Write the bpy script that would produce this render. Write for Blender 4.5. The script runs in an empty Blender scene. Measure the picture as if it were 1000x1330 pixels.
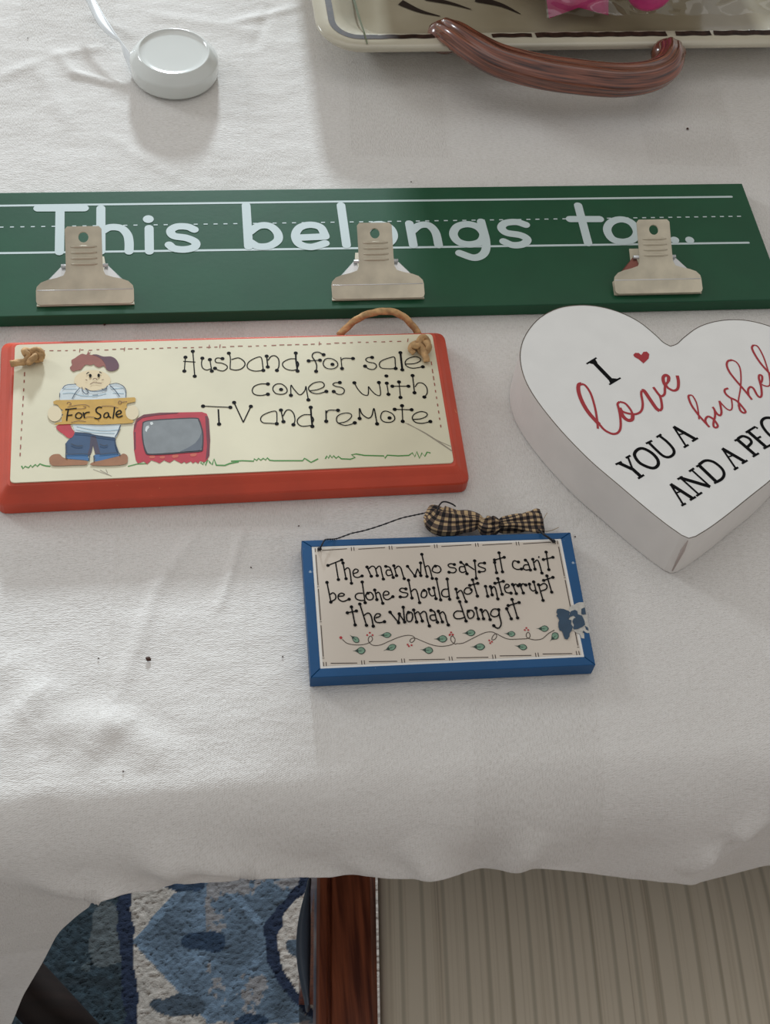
import bpy, bmesh, math, random
import numpy as np
from mathutils import Vector, noise
from mathutils.geometry import tessellate_polygon
random.seed(7)
scene = bpy.context.scene
COL = scene.collection

# ------------------------------------------------------------ camera
T = 0.75            # top surface of the tablecloth
H = 0.62            # camera height above it
F = 1740.0          # focal length in px of a 1000 px wide frame
PITCH, ROLL, YAW = math.radians(56.0), math.radians(9.0), math.radians(-13.6)
_fw = np.array([0, math.cos(PITCH), -math.sin(PITCH)])
_r = np.array([1.0, 0, 0]); _u = np.cross(_r, _fw)
_r2 = math.cos(ROLL)*_r + math.sin(ROLL)*_u
_u2 = -math.sin(ROLL)*_r + math.cos(ROLL)*_u
_Rz = np.array([[math.cos(YAW), -math.sin(YAW), 0], [math.sin(YAW), math.cos(YAW), 0], [0, 0, 1]])
FW, RT, UP = _Rz@_fw, _Rz@_r2, _Rz@_u2
CAM = np.array([0, 0, T+H])
cam_data = bpy.data.cameras.new('camera')
cam = bpy.data.objects.new('camera', cam_data); COL.objects.link(cam)
from mathutils import Matrix
cam.matrix_world = Matrix(((RT[0], UP[0], -FW[0], CAM[0]), (RT[1], UP[1], -FW[1], CAM[1]), (RT[2], UP[2], -FW[2], CAM[2]), (0, 0, 0, 1)))
cam_data.sensor_fit = 'HORIZONTAL'; cam_data.sensor_width = 36.0; cam_data.lens = 36.0*F/1000.0
cam_data.clip_start = 0.02
scene.camera = cam

def ray(px, py):
    return FW + RT*((px-500)/F) - UP*((py-665)/F)
def at(px, py, z=T):
    d = ray(px, py); t = (z-CAM[2])/d[2]
    p = CAM+d*t; return Vector((p[0], p[1], p[2]))
def pix(p):
    v = np.array(p)-CAM; d = v@FW
    return 500+F*(v@RT)/d, 665-F*(v@UP)/d

# ------------------------------------------------------------ world, lights, exposure
world = bpy.data.worlds.new('world'); scene.world = world; world.use_nodes = True
wb = world.node_tree.nodes['Background']
wb.inputs[0].default_value = (0.84, 0.838, 0.825, 1); wb.inputs[1].default_value = 0.56
def area(name, loc, target, sx, sy, power, color):
    l = bpy.data.lights.new(name, 'AREA'); l.shape = 'RECTANGLE'; l.size = sx; l.size_y = sy
    l.energy = power; l.color = color
    o = bpy.data.objects.new(name, l); COL.objects.link(o); o.location = loc
    o.rotation_euler = (Vector(target)-Vector(loc)).to_track_quat('-Z', 'Y').to_euler()
    return o
area('window_light', (0.35, 12.4, T+3.25), (0.05, 0.5, T), 1.1, 0.9, 1750, (0.81, 0.925, 1.0))
area('side_window_light', (-2.2, 2.3, T+1.2), (-0.1, 0.6, T), 0.6, 0.6, 22, (0.88, 0.95, 1.0))
area('overhead_fill', (0.2, 1.3, 2.75), (0.2, 1.0, 0.75), 2.0, 2.0, 7, (1.0, 0.97, 0.93))  # added fill standing in for ceiling bounce, no lamp hangs there
scene.view_settings.view_transform = 'Standard'
scene.view_settings.look = 'None'
scene.view_settings.gamma = 1.0
scene.view_settings.use_curve_mapping = False
scene.view_settings.exposure = 0.0

# ------------------------------------------------------------ materials
def lin(c):
    return tuple(((v/255)/12.92 if v/255 <= 0.04045 else ((v/255+0.055)/1.055)**2.4) for v in c)
def mat(name, col, rough=0.6, metal=0.0, var=0.0, vscale=20.0, bump=0.0, bscale=200.0, coat=0.0, uvmap=False, stretch=None, col2=None, spec=0.5, sheen=0.0, wear=None):
    m = bpy.data.materials.new(name); m.use_nodes = True
    nt = m.node_tree; N = nt.nodes; L = nt.links; b = N['Principled BSDF']
    c = lin(col); b.inputs['Base Color'].default_value = (*c, 1)
    b.inputs['Roughness'].default_value = rough; b.inputs['Metallic'].default_value = metal
    b.inputs['Coat Weight'].default_value = coat; b.inputs['Coat Roughness'].default_value = 0.08
    b.inputs['Specular IOR Level'].default_value = spec
    if sheen: b.inputs['Sheen Weight'].default_value = sheen
    tc = N.new('ShaderNodeTexCoord'); src = tc.outputs['UV' if uvmap else 'Object']
    if stretch:
        mp = N.new('ShaderNodeMapping'); mp.inputs['Scale'].default_value = stretch
        L.new(src, mp.inputs['Vector']); src = mp.outputs['Vector']
    if var or col2:
        n = N.new('ShaderNodeTexNoise'); n.inputs['Scale'].default_value = vscale; n.inputs['Detail'].default_value = 5
        L.new(src, n.inputs['Vector'])
        r = N.new('ShaderNodeValToRGB')
        a = col2 if col2 else tuple(v*(1-var) for v in col)
        r.color_ramp.elements[0].position = 0.35; r.color_ramp.elements[1].position = 0.65
        r.color_ramp.elements[0].color = (*lin(a), 1); r.color_ramp.elements[1].color = (*c, 1)
        L.new(n.outputs['Fac'], r.inputs['Fac']); out = r.outputs['Color']
        if wear:
            n3 = N.new('ShaderNodeTexNoise'); n3.inputs['Scale'].default_value = wear[1]; n3.inputs['Detail'].default_value = 8
            L.new(tc.outputs['Object'], n3.inputs['Vector'])
            r3 = N.new('ShaderNodeValToRGB'); r3.color_ramp.elements[0].position = wear[2]; r3.color_ramp.elements[1].position = wear[2]+0.03
            L.new(n3.outputs['Fac'], r3.inputs['Fac'])
            mx = N.new('ShaderNodeMix'); mx.data_type = 'RGBA'
            L.new(r3.outputs['Color'], mx.inputs[0]); L.new(out, mx.inputs[6]); mx.inputs[7].default_value = (*lin(wear[0]), 1)
            out = mx.outputs[2]
        L.new(out, b.inputs['Base Color'])
    if bump:
        n2 = N.new('ShaderNodeTexNoise'); n2.inputs['Scale'].default_value = bscale; n2.inputs['Detail'].default_value = 3
        L.new(src, n2.inputs['Vector'])
        bp = N.new('ShaderNodeBump'); bp.inputs['Strength'].default_value = bump; bp.inputs['Distance'].default_value = 0.0006
        L.new(n2.outputs['Fac'], bp.inputs['Height']); L.new(bp.outputs['Normal'], b.inputs['Normal'])
    return m

def cloth_material():
    m = bpy.data.materials.new('white_damask_cotton'); m.use_nodes = True
    nt = m.node_tree; N = nt.nodes; L = nt.links; b = N['Principled BSDF']
    b.inputs['Roughness'].default_value = 0.85; b.inputs['Sheen Weight'].default_value = 0.15
    uv = N.new('ShaderNodeUVMap'); uv.uv_map = 'UVMap'
    def mapping(scale, rot=0):
        mp = N.new('ShaderNodeMapping'); mp.inputs['Scale'].default_value = scale; mp.inputs['Rotation'].default_value = (0, 0, rot)
        L.new(uv.outputs[0], mp.inputs['Vector']); return mp.outputs[0]
    def math_(op, a, bb):
        n = N.new('ShaderNodeMath'); n.operation = op
        for i, v in enumerate((a, bb)):
            if isinstance(v, (int, float)): n.inputs[i].default_value = v
            else: L.new(v, n.inputs[i])
        return n.outputs[0]
    # threads: long noise in both directions, twill diagonal
    def nz(vec, scale, detail=2):
        n = N.new('ShaderNodeTexNoise'); n.inputs['Scale'].default_value = scale; n.inputs['Detail'].default_value = detail
        L.new(vec, n.inputs['Vector']); return n.outputs['Fac']
    warp = nz(mapping((1, 0.24, 1)), 1500); weft = nz(mapping((0.24, 1, 1)), 1400)
    w = N.new('ShaderNodeTexWave'); w.inputs['Scale'].default_value = 330; w.inputs['Distortion'].default_value = 2.0; w.inputs['Detail'].default_value = 1
    L.new(mapping((1, 1, 1), math.radians(62)), w.inputs['Vector'])
    # damask blocks decide which thread set shows
    br = N.new('ShaderNodeTexBrick'); br.inputs['Scale'].default_value = 9.0; br.inputs['Mortar Size'].default_value = 0.012
    br.inputs['Color1'].default_value = (1, 1, 1, 1); br.inputs['Color2'].default_value = (0, 0, 0, 1); br.inputs['Mortar'].default_value = (.5, .5, .5, 1)
    br.offset = 0.37; br.inputs['Brick Width'].default_value = 0.62; br.inputs['Row Height'].default_value = 0.9
    L.new(mapping((1, 1, 1), math.radians(3)), br.inputs['Vector'])
    sel = br.outputs['Color']
    mx = N.new('ShaderNodeMix'); mx.data_type = 'FLOAT'
    L.new(sel, mx.inputs[0]); L.new(warp, mx.inputs[2]); L.new(weft, mx.inputs[3])
    h = math_('ADD', math_('MULTIPLY', mx.outputs[0], 1.0), math_('MULTIPLY', w.outputs['Fac'], 0.10))
    bp = N.new('ShaderNodeBump'); bp.inputs['Strength'].default_value = 0.95; bp.inputs['Distance'].default_value = 0.0006
    L.new(h, bp.inputs['Height'])
    crump = nz(mapping((1, 1.6, 1)), 34, 4)
    bp2 = N.new('ShaderNodeBump'); bp2.inputs['Strength'].default_value = 0.42; bp2.inputs['Distance'].default_value = 0.004
    L.new(crump, bp2.inputs['Height']); L.new(bp2.outputs['Normal'], bp.inputs['Normal'])
    L.new(bp.outputs['Normal'], b.inputs['Normal'])
    r = N.new('ShaderNodeValToRGB'); r.color_ramp.elements[0].position = 0.28; r.color_ramp.elements[1].position = 0.62
    r.color_ramp.elements[0].color = (*lin((202, 197, 191)), 1); r.color_ramp.elements[1].color = (*lin((222, 218, 214)), 1)
    L.new(h, r.inputs['Fac'])
    mc = N.new('ShaderNodeMix'); mc.data_type = 'RGBA'; mc.inputs[0].default_value = 1.0; mc.blend_type = 'MULTIPLY'
    rr = N.new('ShaderNodeValToRGB'); rr.color_ramp.elements[0].color = (0.93, 0.925, 0.918, 1); rr.color_ramp.elements[1].color = (1, 1, 1, 1)
    L.new(sel, rr.inputs['Fac']); L.new(r.outputs[0], mc.inputs[6]); L.new(rr.outputs[0], mc.inputs[7])
    L.new(mc.outputs[2], b.inputs['Base Color'])
    return m

def vcol_material(name, rough=0.9, bump=0.6, bscale=500, sheen=0.0):
    m = mat(name, (128, 128, 128), rough, bump=bump, bscale=bscale, sheen=sheen)
    a = m.node_tree.nodes.new('ShaderNodeVertexColor'); a.layer_name = 'Col'
    m.node_tree.links.new(a.outputs['Color'], m.node_tree.nodes['Principled BSDF'].inputs['Base Color'])
    return m

def gingham_material():
    m = bpy.data.materials.new('tan_black_gingham'); m.use_nodes = True
    N = m.node_tree.nodes; L = m.node_tree.links; b = N['Principled BSDF']; b.inputs['Roughness'].default_value = 0.9
    uv = N.new('ShaderNodeUVMap'); uv.uv_map = 'UVMap'
    sp = N.new('ShaderNodeSeparateXYZ'); L.new(uv.outputs[0], sp.inputs[0])
    o = []
    for i in (0, 1):
        f = N.new('ShaderNodeMath'); f.operation = 'FRACT'; L.new(sp.outputs[i], f.inputs[0])
        g = N.new('ShaderNodeMath'); g.operation = 'GREATER_THAN'; g.inputs[1].default_value = 0.5; L.new(f.outputs[0], g.inputs[0]); o.append(g.outputs[0])
    ad = N.new('ShaderNodeMath'); ad.operation = 'ADD'; L.new(o[0], ad.inputs[0]); L.new(o[1], ad.inputs[1])
    hf = N.new('ShaderNodeMath'); hf.operation = 'MULTIPLY'; hf.inputs[1].default_value = 0.5; L.new(ad.outputs[0], hf.inputs[0])
    r = N.new('ShaderNodeValToRGB'); r.color_ramp.interpolation = 'CONSTANT'
    e = r.color_ramp.elements; e[0].color = (*lin((196, 168, 128)), 1); e[1].position = 0.75; e[1].color = (*lin((22, 20, 24)), 1)
    k = e.new(0.25); k.color = (*lin((92, 76, 66)), 1)
    L.new(hf.outputs[0], r.inputs['Fac']); L.new(r.outputs[0], b.inputs['Base Color'])
    n = N.new('ShaderNodeTexNoise'); n.inputs['Scale'].default_value = 900; bp = N.new('ShaderNodeBump'); bp.inputs['Strength'].default_value = 0.5; bp.inputs['Distance'].default_value = 0.0005
    L.new(n.outputs['Fac'], bp.inputs['Height']); L.new(bp.outputs[0], b.inputs['Normal'])
    return m

def striped_material():
    m = bpy.data.materials.new('striped_upholstery'); m.use_nodes = True
    N = m.node_tree.nodes; L = m.node_tree.links; b = N['Principled BSDF']; b.inputs['Roughness'].default_value = 0.75
    uv = N.new('ShaderNodeUVMap'); uv.uv_map = 'UVMap'
    mp = N.new('ShaderNodeMapping'); mp.inputs['Scale'].default_value = (1, 0.004, 1); L.new(uv.outputs[0], mp.inputs[0])
    n = N.new('ShaderNodeTexNoise'); n.inputs['Scale'].default_value = 130; n.inputs['Detail'].default_value = 4; n.inputs['Roughness'].default_value = 0.7; L.new(mp.outputs[0], n.inputs['Vector'])
    r = N.new('ShaderNodeValToRGB'); e = r.color_ramp.elements
    e[0].position = 0.33; e[0].color = (*lin((168, 153, 134)), 1); e[1].position = 0.50; e[1].color = (*lin((216, 203, 182)), 1)
    k = e.new(0.41); k.color = (*lin((204, 190, 168)), 1)
    L.new(n.outputs['Fac'], r.inputs['Fac'])
    # paired narrow darker stripes
    w = N.new('ShaderNodeTexWave'); w.inputs['Scale'].default_value = 22; w.wave_profile = 'SIN'; L.new(mp.outputs[0], w.inputs['Vector'])
    r2 = N.new('ShaderNodeValToRGB'); q = r2.color_ramp.elements; q[0].position = 0.0; q[0].color = (0.72, 0.72, 0.70, 1); q[1].position = 0.16; q[1].color = (1, 1, 1, 1)
    L.new(w.outputs['Fac'], r2.inputs['Fac'])
    mx = N.new('ShaderNodeMix'); mx.data_type = 'RGBA'; mx.blend_type = 'MULTIPLY'; mx.inputs[0].default_value = 1
    L.new(r.outputs[0], mx.inputs[6]); L.new(r2.outputs[0], mx.inputs[7]); L.new(mx.outputs[2], b.inputs['Base Color'])
    n2 = N.new('ShaderNodeTexNoise'); n2.inputs['Scale'].default_value = 1300; bp = N.new('ShaderNodeBump'); bp.inputs['Strength'].default_value = 0.35; bp.inputs['Distance'].default_value = 0.0005
    L.new(n2.outputs['Fac'], bp.inputs['Height']); L.new(bp.outputs[0], b.inputs['Normal'])
    return m

def cellophane_material():
    m = bpy.data.materials.new('clear_cellophane'); m.use_nodes = True
    N = m.node_tree.nodes; L = m.node_tree.links; N.remove(N['Principled BSDF']); out = N['Material Output']
    t = N.new('ShaderNodeBsdfTransparent'); t.inputs[0].default_value = (0.93, 0.93, 0.92, 1)
    g = N.new('ShaderNodeBsdfGlossy'); g.inputs['Roughness'].default_value = 0.04
    ms = N.new('ShaderNodeMixShader'); ms.inputs[0].default_value = 0.09; L.new(t.outputs[0], ms.inputs[1]); L.new(g.outputs[0], ms.inputs[2]); L.new(ms.outputs[0], out.inputs[0])
    return m

INK = mat('black_ink', (9, 9, 11), 0.7, spec=0.12)

# ------------------------------------------------------------ mesh helpers
def empty(name, loc, label, cat, group=None):
    o = bpy.data.objects.new(name, None); COL.objects.link(o); o.location = loc; o.empty_display_size = 0.02
    o['label'] = label; o['category'] = cat
    if group: o['group'] = group
    return o
def world_loc(o):
    v = Vector((0, 0, 0))
    while o: v = v+o.location; o = o.parent
    return v
def link(name, me, m, parent=None, smooth=False, label=None, loc=None):
    """me holds world coordinates; they are made relative to the object's origin"""
    o = bpy.data.objects.new(name, me); COL.objects.link(o)
    base = world_loc(parent) if parent else Vector((0, 0, 0))
    n = len(me.vertices); co = np.empty(n*3, dtype=np.float64); me.vertices.foreach_get('co', co); co = co.reshape(-1, 3)
    c = Vector(loc) if loc is not None else Vector(((co[:, 0].min()+co[:, 0].max())/2, (co[:, 1].min()+co[:, 1].max())/2, co[:, 2].min()))
    co -= np.array(c); me.vertices.foreach_set('co', co.ravel()); me.update()
    o.location = c-base
    if parent: o.parent = parent
    if m: me.materials.append(m)
    if smooth: me.polygons.foreach_set('use_smooth', [True]*len(me.polygons))
    if label: o['label'] = label
    return o
def tag(o, label, cat, group=None):
    o['label'] = label; o['category'] = cat
    if group: o['group'] = group
    return o
def catmull(pts, n=6, closed=False):
    P = [np.array(p, float) for p in pts]
    if len(P) < 3: return P
    out = []; k = len(P); rng = range(k) if closed else range(k-1)
    for i in rng:
        p1, p2 = P[i], P[(i+1) % k]
        p0 = P[(i-1) % k] if (closed or i > 0) else 2*p1-p2
        p3 = P[(i+2) % k] if (closed or i+2 < k) else 2*p2-p1
        for j in range(n):
            t = j/n
            out.append(0.5*((2*p1)+(-p0+p2)*t+(2*p0-5*p1+4*p2-p3)*t*t+(-p0+3*p1-3*p2+p3)*t**3))
    if not closed: out.append(P[-1])
    return out

class Flat:
    """flat print: filled outlines and pen strokes on a horizontal face at height z; inputs are crop coordinates (origin, scale)"""
    def __init__(s, z): s.v = []; s.f = []; s.z = z; s.o = (0, 0); s.k = 1.0; s.n = 0; s.pr = []
    def mark(s, b):
        """each pass of the pen dries on top of the one before"""
        s.n += 1; s.pr.append((b, len(s.v)))
        for i in range(b, len(s.v)): s.v[i] = s.v[i]+Vector((0, 0, s.n*1.2e-6+(i-b)*1.0e-7))
        return s
    def crop(s, x, y, k): s.o = (x, y); s.k = k; return s
    def w(s, p):
        return at(s.o[0]+p[0]/s.k, s.o[1]+p[1]/s.k, s.z)
    def poly(s, pts, smooth=False):
        if smooth: pts = catmull(pts, 4, True)
        P = [s.w(p) for p in pts]; b = len(s.v); s.v += P
        for t in tessellate_polygon([P]):
            a, c, d = (P[i] for i in t)
            nz = (c-a).cross(d-a).z
            s.f.append(tuple(b+i for i in (t if nz > 0 else t[::-1])))
        return s.mark(b)
    def disc(s, p, r, n=12, sq=1.0):
        c = s.w(p); b = len(s.v)
        s.v += [c+Vector((r*math.cos(2*math.pi*i/n), sq*r*math.sin(2*math.pi*i/n), 0)) for i in range(n)]
        s.f.append(tuple(range(b, b+n))); return s.mark(b)
    def ell(s, p, rx, ry, n=24):
        return s.poly([(p[0]+rx*math.cos(2*math.pi*i/n), p[1]+ry*math.sin(2*math.pi*i/n)) for i in range(n)])
    def stroke(s, pts, wd, smooth=True, closed=False, cap=False, w2=None):
        if smooth and len(pts) > 2: pts = catmull(pts, 6, closed)
        P = [s.w(p) for p in pts]
        if closed: P.append(P[0].copy())
        n = len(P); b = len(s.v)
        for i, p in enumerate(P):
            if closed and i in (0, n-1): d = P[1]-P[n-2]
            else: d = P[min(i+1, n-1)]-P[max(i-1, 0)]
            if d.length < 1e-9: d = Vector((1, 0, 0))
            d.normalize(); nrm = Vector((-d.y, d.x, 0))
            ww = wd if w2 is None else wd+(w2-wd)*i/(n-1)
            s.v += [p+nrm*ww/2, p-nrm*ww/2]
        for i in range(n-1):
            a = b+2*i; s.f.append((a, a+1, a+3, a+2))
        s.mark(b)
        if cap:
            for p in (P[0], P[-1]):
                bb = len(s.v); r = wd/2
                s.v += [p+Vector((r*math.cos(math.pi*j/8), r*math.sin(math.pi*j/8), 0)) for j in range(16)]; s.f.append(tuple(range(bb, bb+16))); s.mark(bb)
        return s
    def pen(s, pts, wd, dots=(), r=0.0009, smooth=True, closed=False):
        if smooth: s.stroke(pts, wd, smooth, closed)
        else:
            for a, b in zip(pts, pts[1:]): s.stroke([a, b], wd, False)
        for d in dots: s.disc(pts[d], r)
        return s
    def split(s, name, m, parent, tol=0.0004, label=None):
        """one part for every separate piece (letter, leaf)"""
        A = [np.array([(v.x, v.y) for v in s.v[a:b]]) for a, b in s.pr]; n = len(A); g = list(range(n))
        def find(i):
            while g[i] != i: i = g[i]
            return i
        for i in range(n):
            for j in range(i):
                if (A[i].min(0)-tol > A[j].max(0)).any() or (A[j].min(0)-tol > A[i].max(0)).any(): continue
                if np.sqrt(((A[i][:, None]-A[j][None])**2).sum(-1)).min() < tol: g[find(i)] = find(j)
        own = {}
        for i, (a, b) in enumerate(s.pr):
            for v in range(a, b): own[v] = find(i)
        first = None
        for r in sorted(set(find(i) for i in range(n)), reverse=True):
            fs = [f for f in s.f if own[f[0]] == r]; vs = sorted(set(v for f in fs for v in f)); ix = {v: k for k, v in enumerate(vs)}
            me = bpy.data.meshes.new(name); me.from_pydata([tuple(s.v[v]) for v in vs], [], [tuple(ix[v] for v in f) for f in fs]); me.update()
            link(name, me, m, parent, label=label)
    def build(s, name, m, parent, label=None, stuff=False):
        if stuff:
            o = s.build(name, m, parent, label); o['kind'] = 'stuff'; return o
        me = bpy.data.meshes.new(name); me.from_pydata([tuple(p) for p in s.v], [], s.f); me.update()
        return link(name, me, m, parent, label=label)

def bm_mesh(bm, name):
    bmesh.ops.recalc_face_normals(bm, faces=bm.faces)
    me = bpy.data.meshes.new(name); bm.to_mesh(me); bm.free(); return me
def prism_bm(P, z0, z1, bevel=0.0, seg=2, bm=None):
    bm = bm or bmesh.new()
    n = len(P)
    lo = [bm.verts.new((p[0], p[1], z0)) for p in P]; hi = [bm.verts.new((p[0], p[1], z1)) for p in P]
    top = bm.faces.new(hi); bm.faces.new(lo[::-1])
    for i in range(n): bm.faces.new((lo[i], lo[(i+1) % n], hi[(i+1) % n], hi[i]))
    if bevel:
        es = [e for e in top.edges]
        bmesh.ops.bevel(bm, geom=es, offset=bevel, segments=seg, affect='EDGES', profile=0.5)
    return bm
def box_bm(bm, c, s, rot=0.0):
    cx, sx = math.cos(rot), math.sin(rot)
    P = [(c[0]+cx*x*s[0]/2-sx*y*s[1]/2, c[1]+sx*x*s[0]/2+cx*y*s[1]/2) for x, y in ((-1, -1), (1, -1), (1, 1), (-1, 1))]
    return prism_bm(P, c[2]-s[2]/2, c[2]+s[2]/2, 0, bm=bm)
def tube_mesh(path, rad, n=10, name='tube', prof=None, twist=0.0, up=Vector((0, 0, 1)), uvscale=None, caps=True):
    P = [Vector(p) for p in path]; m = len(P)
    R = rad if isinstance(rad, (list, tuple)) else [rad]*m
    V = []; fr = None
    for i, p in enumerate(P):
        d = (P[min(i+1, m-1)]-P[max(i-1, 0)]).normalized()
        if fr is None:
            a = up-d*up.dot(d)
            if a.length < 1e-3: a = Vector((1, 0, 0))-d*d.x
            a.normalize()
        else:
            a = (fr-d*fr.dot(d)).normalized()
        fr = a; b = d.cross(a)
        r = R[i]; ra, rb = r if isinstance(r, tuple) else (r, r)
        for j in range(n):
            t = 2*math.pi*j/n; k = prof(t, i/(m-1)) if prof else 1.0
            tt = t+twist*i/(m-1)
            V.append(p+a*(math.cos(tt)*ra*k)+b*(math.sin(tt)*rb*k))
    Fc = []
    for i in range(m-1):
        for j in range(n):
            Fc.append((i*n+j, i*n+(j+1) % n, (i+1)*n+(j+1) % n, (i+1)*n+j))
    if caps: Fc.append(tuple(range(n))[::-1]); Fc.append(tuple((m-1)*n+j for j in range(n)))
    me = bpy.data.meshes.new(name); me.from_pydata([tuple(v) for v in V], [], Fc); me.update()
    if uvscale:
        uv = me.uv_layers.new(name='UVMap')
        L = [0.0]
        for i in range(1, m): L.append(L[-1]+(P[i]-P[i-1]).length)
        for poly in me.polygons:
            js = [vi % n for vi in (me.loops[l].vertex_index for l in poly.loop_indices)]
            wrap = len(js) == 4 and (0 in js and n-1 in js)
            for l in poly.loop_indices:
                vi = me.loops[l].vertex_index; i, j = divmod(vi, n)
                if wrap and j == 0: j = n
                uv.data[l].uv = (L[i]*uvscale[0], j/n*uvscale[1])
    return me
def lathe_mesh(c, prof, n=64, name='lathe'):
    V = []; Fc = []
    for r, z in prof:
        for j in range(n):
            t = 2*math.pi*j/n; V.append((c[0]+r*math.cos(t), c[1]+r*math.sin(t), z))
    for i in range(len(prof)-1):
        for j in range(n):
            Fc.append((i*n+j, i*n+(j+1) % n, (i+1)*n+(j+1) % n, (i+1)*n+j))
    Fc.append(tuple(range(n))[::-1]); Fc.append(tuple((len(prof)-1)*n+j for j in range(n)))
    me = bpy.data.meshes.new(name); me.from_pydata(V, [], Fc); me.update(); return me
def rounded(P, r, n=5):
    """round the corners of a world-space polygon"""
    out = []; k = len(P)
    for i in range(k):
        a, b, c = Vector(P[i-1][:2]), Vector(P[i][:2]), Vector(P[(i+1) % k][:2])
        u = (a-b).normalized()*r; v = (c-b).normalized()*r
        for j in range(n+1):
            t = j/n; p = (b+u)*(1-t)**2+b*2*t*(1-t)+(b+v)*t*t
            out.append((p.x, p.y))
    return out
def grid_mesh(V, nx, ny, name, uv=None, flip=False):
    idx = np.arange(nx*ny).reshape(ny, nx)
    q = np.stack([idx[:-1, :-1], idx[:-1, 1:], idx[1:, 1:], idx[1:, :-1]], -1).reshape(-1, 4)
    if flip: q = q[:, ::-1]
    me = bpy.data.meshes.new(name)
    me.vertices.add(nx*ny); me.vertices.foreach_set('co', np.asarray(V, float).ravel())
    me.loops.add(q.size); me.polygons.add(len(q))
    me.polygons.foreach_set('loop_start', np.arange(len(q))*4); me.polygons.foreach_set('loop_total', np.full(len(q), 4))
    me.loops.foreach_set('vertex_index', q.ravel()); me.update(calc_edges=True)
    if uv is not None:
        l = me.uv_layers.new(name='UVMap'); l.data.foreach_set('uv', np.asarray(uv, float)[q.ravel()].ravel())
    return me

# ============================================================ SETTING: floor
M_floor = mat('oak_floor', (120, 92, 66), 0.45, var=0.25, vscale=4, stretch=(14, 1, 1), bump=0.2)
fl = link('floor', bm_mesh(box_bm(bmesh.new(), (0.2, 0.9, -0.02), (5.0, 5.0, 0.04)), 'floor'), M_floor)
fl['kind'] = 'structure'

# ============================================================ RUG
RZ = 0.010
def rug_color(px, py, p):
    """pattern of the rug, laid out in the plane of the floor"""
    n = noise.noise(Vector((p[0]*90, p[1]*90, 3)))*0.5+noise.noise(Vector((p[0]*220, p[1]*220, 1)))*0.5
    m = noise.noise(Vector((p[0]*28, p[1]*28, 7)))
    wob = 5*noise.noise(Vector((p[0]*60, p[1]*60, 9)))
    px = px+wob*1.2; py = py+wob
    navy = np.array((30, 42, 66)); teal = np.array((46, 60, 68)); cream = np.array((184, 174, 164)); slate = np.array((94, 110, 126)); dk = np.array((40, 58, 80))
    x = px; y = (py-1120) % 260+1120
    lineL = 166+4*math.sin(y*0.02)
    lineR = 352+ (0.0085*(y-1222)**2 if y > 1150 else 0.0085*72**2)
    lineR = min(lineR, 412)
    if y > 1222: lineR = 352+min(0.006*(y-1222)**2, 90)
    if x < lineL-9:
        c = teal*(1+0.35*n)
        if math.hypot((x-140)/22, (y-1215)/45) < 1+0.5*m and x > 115: c = np.array((92, 98, 100))
        if m+n*0.6 > 0.35: c = np.array((78, 88, 92))
        if abs(y-1275) < 6: c = teal*0.8
    elif x < lineL+9: c = navy
    elif abs(x-lineR) < 8: c = navy
    elif x > lineR:
        c = cream*1.06
        if math.hypot((x-392)/20, (y-1230)/14) < 1: c = slate*0.85
        if math.hypot((x-405)/14, (y-1275)/10) < 1: c = slate
    else:
        d = abs(x-268)/98+abs(y-1222)/105
        c = cream
        if d < 1.0 or (x > 268 and y < 1330): c = slate*(1.0+0.30*m)
        if d < 1.0 and d > 0.86: c = slate*1.15
        if x > 268 and m+0.5*n > 0.22: c = np.array((138, 134, 134))
        if math.hypot((x-264)/32, (y-1222)/13) < 1: c = dk
        if math.hypot((x-232)/34, (y-1306)/15) < 1: c = slate*0.72
        if math.hypot((x-240)/26, (y-1150)/8) < 1: c = dk
        if math.hypot((x-325)/24, (y-1326)/10) < 1: c = dk
    return c*(1+0.16*n)
a0, a1 = at(20, 1100, RZ), at(440, 1360, RZ)
xs = np.concatenate([np.linspace(-1.1, -0.42, 12), np.linspace(-0.40, 0.10, 300), np.linspace(0.12, 1.3, 14)])
ys = np.concatenate([np.linspace(-0.6, 0.18, 12), np.linspace(0.19, 0.60, 250), np.linspace(0.62, 1.9, 12)])
V = []; C = []
for y in ys:
    for x in xs:
        b = noise.noise(Vector((x*430, y*430, 0)))
        z = RZ+0.0013*b+0.0007*noise.noise(Vector((x*150, y*150, 4)))
        V.append((x, y, z)); u, v = pix((x, y, RZ))
        c = lin(tuple(max(0, min(255, k)) for k in rug_color(u, v, (x, y)))); C.append((*c, 1))
me = grid_mesh(V, len(xs), len(ys), 'rug')
ca = me.color_attributes.new('Col', 'FLOAT_COLOR', 'POINT'); ca.data.foreach_set('color', np.array(C).ravel())
rug = link('rug', me, vcol_material('wool_pile', 0.95, 0.8, 700), smooth=True)
mod = rug.modifiers.new('thick', 'SOLIDIFY'); mod.thickness = 0.007; mod.offset = -1
tag(rug, 'blue, navy and cream patterned rug on the floor under the table', 'rug')

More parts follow.
